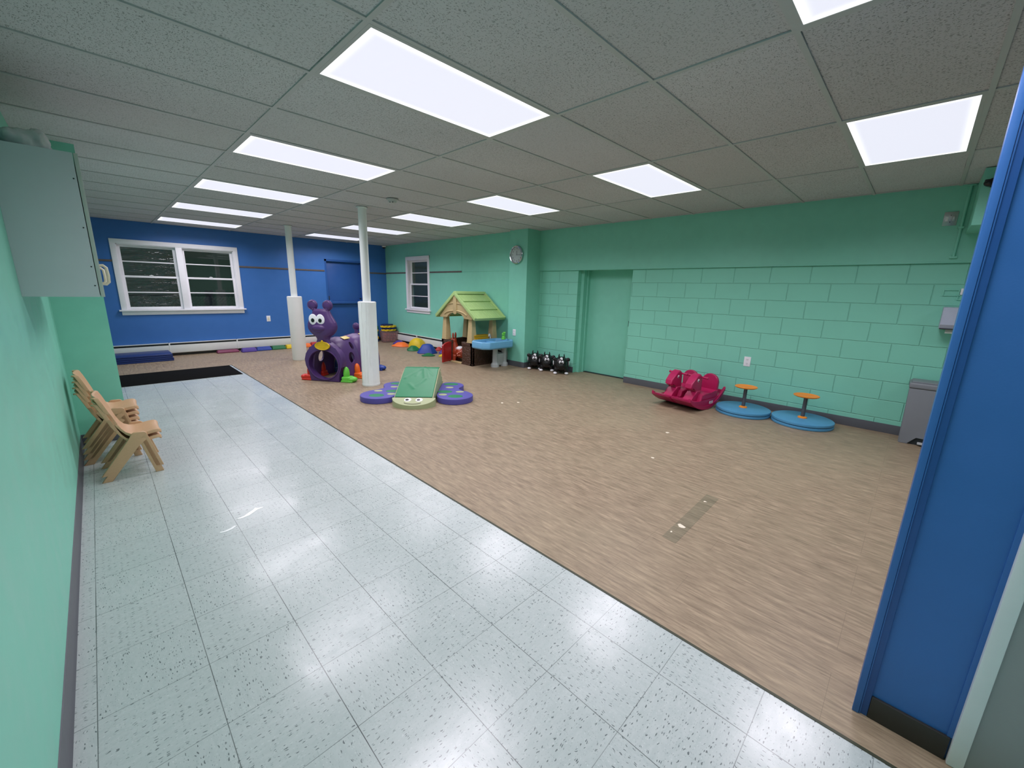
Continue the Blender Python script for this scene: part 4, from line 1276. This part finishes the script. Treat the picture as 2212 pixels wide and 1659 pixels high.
plate('wall_outlet', 'white wall outlet above the spinning disc on the block wall', XR, 1.480, .586, .078, .125, 'x', 'duplex')
plate('wall_outlet', 'white outlet low on the green clock pillar', XP, 5.348, .640, .075, .120, 'x', 'duplex')
plate('wall_outlet', 'white outlet on the green wall seen through the playhouse', XF, 7.58, .678, .078, .120, 'x', 'duplex')
plate('wall_outlet', 'white plate on the blue wall right of the double window', 2.696, YB, .668, .078, .125, 'y', 'blank')
plate('wall_switch', 'double switch plate high on the green wall beside the pipe', XU, -.042, 2.176, .095, .125, 'x', 'steel')
# conduit pipe
t = thing('conduit_pipe', 'green painted conduit pipe running down from the ceiling at the right', 'pipe', (XU - .013, -.125, 0))
b = B(); b.cyl((0, 0, 1.83), (0, 0, CE - .001), .011, n=16); b.build('tube', M['green'], t)
for (w_, z0, z1) in ((.026, 1.812, 1.830), (.020, 2.08, 2.10), (.030, CE - .012, CE - .001)):
    b = B(); b.box(-.012, .012, -w_, w_, z0, z1, .003); b.build('pipe_clamp', M['green'], t)
# ceiling box at the right end
b = B(); b.box(5.215, XU, -1.6, -.165, 2.03, CE, .003)
struct('wall_soffit', b, M['green'])
def dome(label, loc, mat):
    t = thing('dome_camera', label, 'security camera', loc)
    b = B(); b.lathe([(0, 0), (.055, 0), (.055, -.020), (.050, -.028), (0, -.028)], n=32); b.build('mount', M[mat], t)
    b = B(); b.ball((0, 0, -.030), (.040, .040, .038), 24); b.build('dome', M['black'], t)
    return t
dome('small dark dome camera up in the blue and green back corner', (5.565, 10.235, CE - .002), 'white')
t = thing('wall_camera', 'black wall camera on the green ceiling box, top right', 'security camera', (5.215, -.225, 2.345))
b = B(); b.cyl((0, 0, 0), (-.02, 0, 0), .035, n=20); b.cyl((-.02, 0, 0), (-.055, .015, -.006), .014, n=12); b.build('bracket', M['black'], t)
b = B(); b.ball((-.060, .020, -.008), (.026, .034, .028), 18); b.box(-.080, -.045, -.02, .05, -.005, .018, .006); b.build('housing', M['black'], t)
# smoke detector
t = thing('smoke_detector', 'white round smoke detector on the ceiling near the poles', 'smoke detector', (2.735, 4.775, CE - .001))
b = B(); b.lathe([(0, 0), (.070, 0), (.070, -.014), (.052, -.018), (.044, -.042), (.030, -.050), (0, -.050)], n=40); b.build('body', M['tbar'], t)
for dx in (-.014, .014):
    b = B(); b.box(dx * .7 - .007 - .03, dx * .7 + .005 - .03, -dx * 1 - .004 - .030, -dx * 1 + .004 - .030, -.046, -.036, .002); b.build('vent', M['slot'], t)
# clock
t = thing('wall_clock', 'round silver rimmed wall clock high on the green pillar', 'clock', (XP, 5.328, 2.040))
RX = Matrix.Rotation(-PI / 2, 3, 'Y')
b = B(); b.lathe([(.150, 0), (.158, .006), (.158, .034), (.150, .042), (.140, .038), (.136, .022), (.134, .010)], (0, 0, 0), 64, RX); b.build('rim', M['chrome'], t)
b = B(); b.lathe([(0, .012), (.137, .012), (.137, 0), (0, 0)], (0, 0, 0), 64, RX); b.build('dial', M['dial'], t)
nb = bmesh.new()
for hnum in range(1, 13):
    cu = bpy.data.curves.new('n', 'FONT'); cu.body = str(hnum); cu.size = .036; cu.align_x = 'CENTER'; cu.align_y = 'CENTER'; cu.extrude = .0006
    to = bpy.data.objects.new('n', cu); me = to.to_mesh()
    a = PI / 2 - 2 * PI * hnum / 12
    # local: dial faces -x; viewer's right is -y
    mt = Matrix(((0, 0, -1, -.0125), (-1, 0, 0, -.108 * math.cos(a)), (0, 1, 0, .108 * math.sin(a)), (0, 0, 0, 1)))
    k0 = len(nb.verts); nb.from_mesh(me); nb.verts.ensure_lookup_table()
    bmesh.ops.transform(nb, matrix=mt, verts=nb.verts[k0:])
    to.to_mesh_clear(); bpy.data.objects.remove(to); bpy.data.curves.remove(cu)
bq = B(); bq.bm.free(); bq.bm = nb; bq.build('numerals', M['slot'], t, smooth=False)
b = B(); b.box(-.0155, -.0140, -.003, .003, -.01, .070, .0005); b.build('hour_hand', M['slot'], t)
b = B(); b.box(-.0175, -.0160, -.095, .012, -.0022, .0022, .0005); b.build('minute_hand', M['slot'], t)
b = B(); b.lathe([(0, .036), (.07, .035), (.138, .030)], (0, 0, 0), 64, RX); b.build('glass_cover', M['glass'], t)
# paper towel dispenser and the raceway boxes
t = thing('towel_dispenser', 'pale paper towel dispenser on the block wall at the right edge', 'dispenser', (XR, -.145, 1.155))
b = B(); b.prism([(0, .01), (-.19, .0), (-.215, .04), (-.20, .20), (0, .205)], (0, 0, 0), (1, 0, 0), (0, 0, 1), (0, -1, 0), 0, .30, .008, 3); b.build('housing', M['dispenser'], t)
b = B(); b.box(-.20, -.01, -.295, -.005, -.004, .006, .002); b.build('bottom_tray', M['slot'], t)
b = B(); b.prism([(-.15, 0), (-.11, 0), (-.135, -.045), (-.16, -.040)], (0, 0, 0), (1, 0, 0), (0, 0, 1), (0, -1, 0), .05, .25); b.build('paper_sheet', M['tissue'], t)
t = thing('cable_raceway', 'thin green painted raceway loops with a small plate on the block wall', 'conduit', (XR, -.125, 1.42))
b = B()
for (y0, y1, z0, z1) in ((-.095, 0, .095, .103), (-.11, 0, .043, .051), (-.20, -.10, .005, .013), (0, .008, .043, .103), (-.103, -.095, .005, .103)):
    b.box(-.012, 0, y0, y1, z0, z1, .002)
b.build('channel', M['green'], t)
b = B(); b.box(-.012, 0, -.19, -.108, .055, .115, .003); b.build('cover_plate', M['white'], t)

# ================================================================== CORNER TOYS
t = thing('storage_tub', 'clear pinkish storage tub of red balls in the back corner', 'storage tub', (5.395, 9.86, 0), -.25)
b = B()
def ringr(w, d, r, n=6):
    P_ = []
    for (cx, cy, a0) in ((w - r, d - r, 0), (-w + r, d - r, PI / 2), (-w + r, -d + r, PI), (w - r, -d + r, 3 * PI / 2)):
        for i in range(n + 1):
            a = a0 + PI / 2 * i / n; P_.append((cx + r * math.cos(a), cy + r * math.sin(a)))
    return P_
lev = [(.185, .135, .004), (.190, .140, .012), (.215, .165, .275), (.235, .185, .280), (.238, .188, .290), (.212, .162, .286), (.187, .137, .015)]
R0 = []
for w_, d_, z in lev: R0.append([b.bm.verts.new((u, v, z)) for u, v in ringr(w_, d_, .05)])
n_ = len(R0[0])
for a_, c_ in zip(R0, R0[1:]):
    for i in range(n_): b.bm.faces.new((a_[i], a_[(i + 1) % n_], c_[(i + 1) % n_], c_[i]))
b.bm.faces.new(R0[0][::-1]); b.bm.faces.new(R0[-1])
b.build('tub_shell', M['clearbin'], t)
b = B(); b.ball((0, 0, 0), .037, 16)
ball = b.build('play_ball', M['ballred'], loc=(5.395, 9.86, .052))
tag(ball, 'red play ball lying in the clear storage tub', 'ball', 'red play balls in the tub')
cr, sr = math.cos(-.25), math.sin(-.25)
first = True
for lz in range(3):
    for ix in range(4):
        for iy in range(3):
            lx = -.122 + .078 * ix + .008 * lz; ly = -.085 + .078 * iy
            p = (5.395 + cr * lx - sr * ly, 9.86 + sr * lx + cr * ly, .052 + lz * .072)
            if first: ball.location = p; first = False; continue
            o = ball.copy(); COL.objects.link(o); o.location = p
def slab(x, y, z, hh, rad, mat, label, n=9, rz=0.0, group='scalloped foam building discs'):
    t = thing('scalloped_disc', label, 'building toy', (x, y, z), rz, group)
    P_ = []
    for i in range(n * 8):
        a = 2 * PI * i / (n * 8); r = 1 + .10 * math.cos(n * a); P_.append((rad[0] * r * math.cos(a), rad[1] * r * math.sin(a)))
    b = B(); b.prism(P_, (0, 0, 0), (1, 0, 0), (0, 1, 0), (0, 0, 1), 0, hh, .010, 3); b.build('disc', M[mat], t)
    b = B(); b.cyl((0, 0, hh - .004), (0, 0, hh + .0015), rad[1] * .35, n=20); b.build('centre_cap', M[mat], t)
slab(5.40, 9.86, .292, .045, (.185, .13), 'beamyellow', 'yellow scalloped disc lying directly on the clear storage tub')
slab(5.415, 9.87, .339, .045, (.19, .14), 'navy', 'navy scalloped disc between the two yellow ones on the tub', 10)
slab(5.39, 9.86, .386, .045, (.195, .14), 'beamyellow', 'upper yellow scalloped disc in the pile on the storage tub', 11)
slab(5.37, 9.90, .433, .030, (.16, .12), 'navy', 'topmost navy scalloped disc of the pile on the storage tub', 8)
for i, (c_, h_, l_) in enumerate((('navy', .075, 'lowest navy disc of the narrow pile left of the storage tub'), ('beamyellow', .070, 'lower yellow disc of the narrow pile left of the tub'),
                                  ('navy', .070, 'upper navy disc of the narrow pile left of the tub'), ('beamgreen', .055, 'lower green disc of the narrow pile left of the tub'),
                                  ('beamyellow', .050, 'upper yellow disc of the narrow pile left of the tub'), ('beamgreen', .085, 'topmost green disc of the narrow pile left of the tub'))):
    z_ = sum((.075, .070, .070, .055, .050, .085)[:i])
    slab(5.135, 10.115, z_ + .001 * i, h_ - .002, (.082, .10), c_, l_, 7)

# ------------------------------------------------------------------ foam stepping hills
def hill(x, y, rx, ry, h, rz, mat, label, topf=.35, sides=3, dome=False):
    t = None
    def rp(f, n=9):
        P_ = []
        for k in range(sides):
            a = 2 * PI * k / sides
            for i in range(n):
                aa = a + (i - (n - 1) / 2) * (.9 / n)
                P_.append((rx * f * math.cos(aa), ry * f * math.sin(aa)))
        return P_
    b = B(); R0 = []
    lv = ((.97, 0), (1.0, .008), (.98, .018), (topf + (1 - topf) * .55, h * .50), (topf + (1 - topf) * .12, h * .93), (topf * .86, h))
    if dome: lv = ((.97, 0), (1.0, .008), (.99, .02), (.93, h * .35), (.80, h * .62), (.60, h * .82), (.36, h * .95), (.14, h))
    for f, z in lv:
        R0.append([b.bm.verts.new((u, v, z)) for u, v in rp(f)])
    n = len(R0[0])
    for a_, c_ in zip(R0, R0[1:]):
        for i in range(n): b.bm.faces.new((a_[i], a_[(i + 1) % n], c_[(i + 1) % n], c_[i]))
    b.bm.faces.new(R0[0][::-1]); b.bm.faces.new(R0[-1])
    o = b.build('stepping_hill', M[mat], loc=(x, y, 0), angle=50); o.rotation_euler = (0, 0, rz)
    tag(o, label, 'stepping stone')
    return o
hill(5.215, 8.93, .235, .20, .098, 2.5, 'beamorange', 'flat orange stepping hill nearest the storage tub')
hill(5.40, 9.36, .17, .15, .085, .4, 'beamviolet', 'dark violet stepping hill mostly hidden behind the orange one')
hill(5.375, 8.47, .225, .19, .235, 2.0, 'beamyellow', 'tall yellow rounded stepping hill by the white heater', .30, dome=True)
hill(5.075, 8.17, .215, .17, .105, 1.5, 'beamgreen', 'green stepping hill in front of the tall yellow one', .3)
hill(5.125, 7.66, .235, .22, .195, 2.85, 'beamblue', 'big blue pyramid stepping hill in the middle of the row', .42)
hill(5.415, 7.36, .17, .17, .125, .7, 'beamviolet', 'violet stepping hill right behind the big blue one', .3)
hill(5.52, 7.78, .075, .10, .085, .9, 'beamred', 'small red stepping hill against the heater behind the blue one', .3)
hill(4.905, 7.30, .150, .13, .058, 2.9, 'beamgreen', 'low green stepping hill nearest the playhouse front', .25)
hill(5.13, 7.06, .125, .12, .058, 1.2, 'beamyellow', 'low yellow stepping hill beside the playhouse corner', .3)

# ------------------------------------------------------------------ foam beams along the back wall
def beam(x0, x1, y0, y1, h, mat, label, rz=0):
    t = thing('balance_beam', label, 'balance beam', ((x0 + x1) / 2, (y0 + y1) / 2, 0), rz, 'coloured foam balance beams')
    hx = (x1 - x0) / 2; hy = (y1 - y0) / 2; i = .035
    b = B(); lo = [(-hx, -hy), (hx, -hy), (hx, hy), (-hx, hy)]; hi = [(-hx + i * .6, -hy + i), (hx - i * .6, -hy + i), (hx - i * .6, hy - i), (-hx + i * .6, hy - i)]
    a = [b.bm.verts.new((u, v, 0)) for u, v in lo]; m = [b.bm.verts.new((u, v, .022)) for u, v in lo]; c = [b.bm.verts.new((u, v, h)) for u, v in hi]
    b.bm.faces.new(a[::-1]); b.bm.faces.new(c)
    for p, q in ((a, m), (m, c)):
        for k in range(4): b.bm.faces.new((p[k], p[(k + 1) % 4], q[(k + 1) % 4], q[k]))
    o = b.build('block', M[mat], t); v = o.modifiers.new('Bevel', 'BEVEL'); v.width = .010; v.segments = 3
beam(1.63, 2.02, 10.07, 10.22, .060, 'maroon', 'low maroon foam beam, leftmost of the beams at the heater')
beam(2.04, 2.32, 9.93, 10.09, .085, 'beamviolet', 'violet foam beam in front of the row by the heater')
beam(2.33, 2.62, 9.98, 10.14, .080, 'beamblue', 'blue foam beam between the violet and the green one')
beam(2.63, 2.91, 9.98, 10.14, .082, 'beamgreen', 'green foam beam along the heater under the blue wall')
beam(2.92, 3.27, 9.98, 10.14, .085, 'beamyellow', 'yellow foam beam partly hidden by the farther pole')
beam(3.28, 3.46, 9.98, 10.14, .085, 'beamorange', 'orange foam beam right of the farther pole')
beam(3.47, 3.92, 10.0, 10.16, .100, 'beamred', 'red foam beam behind the purple tunnel neck')

# ================================================================== BITS ON THE FLOOR
pc = [(2.20, .775), (2.955, .785), (2.965, .872), (2.21, .862)]
b = B(); b.prism(pc, (0, 0, 0), (1, 0, 0), (0, 1, 0), (0, 0, 1), 0.0002, .0009)
tag(b.build('floor_tape', M['woodpatch']), 'long darker worn tape strip on the wood floor', 'tape')
def scrap(x, y, s, label, seed):
    r = random.Random(seed); P_ = []
    for i in range(9):
        a = 2 * PI * i / 9; q = s * r.uniform(.45, 1.0); P_.append((q * math.cos(a), q * math.sin(a)))
    b = B(); b.prism(P_, (0, 0, 0), (1, 0, 0), (0, 1, 0), (0, 0, 1), 0.0010, .0024)
    o = b.build('paper_scrap', M['scrap'], loc=(x, y, 0)); tag(o, label, 'paper scrap')
scrap(2.408, .826, .030, 'largest white paper scrap, on the worn tape strip', 1)
scrap(2.300, .844, .009, 'tiny white paper scrap at the near end of the tape strip', 2)
scrap(2.841, .838, .014, 'white paper scrap at the far end of the tape strip', 3)
scrap(3.302, 1.455, .020, 'white paper scrap beyond the tape strip on open wood floor', 4)
scrap(4.054, 1.652, .022, 'white paper scrap on the wood floor toward the rocking horse', 5)
scrap(3.52, 3.60, .024, 'left one of the pale scraps right of the foam climber', 6)
scrap(3.70, 3.48, .028, 'right one of the pale scraps right of the foam climber', 7)

def chip(x, y, pts, label):
    b = B(); b.prism(pts, (0, 0, 0), (1, 0, 0), (0, 1, 0), (0, 0, 1), 0.0003, .0012)
    tag(b.build('floor_chip', M['chip'], loc=(x, y, 0)), label, 'floor chip')
M['chip'] = simple('bare_chip', (236, 242, 240), 0.18)
chip(.500, 2.790, [(-.075, -.030), (-.045, -.036), (-.005, -.028), (.020, -.010), (.050, .012), (.085, .020), (.088, .030), (.060, .034), (.045, .050), (.030, .030), (.0, .010), (-.030, -.014), (-.060, -.020)], 'long pale chip in the white floor tile, farther from the wall')
chip(.360, 2.672, [(-.040, -.012), (-.010, -.020), (.025, -.010), (.050, .012), (.040, .020), (.015, .004), (-.012, -.004), (-.035, .0)], 'short pale chip in the floor tile, nearer the left wall')
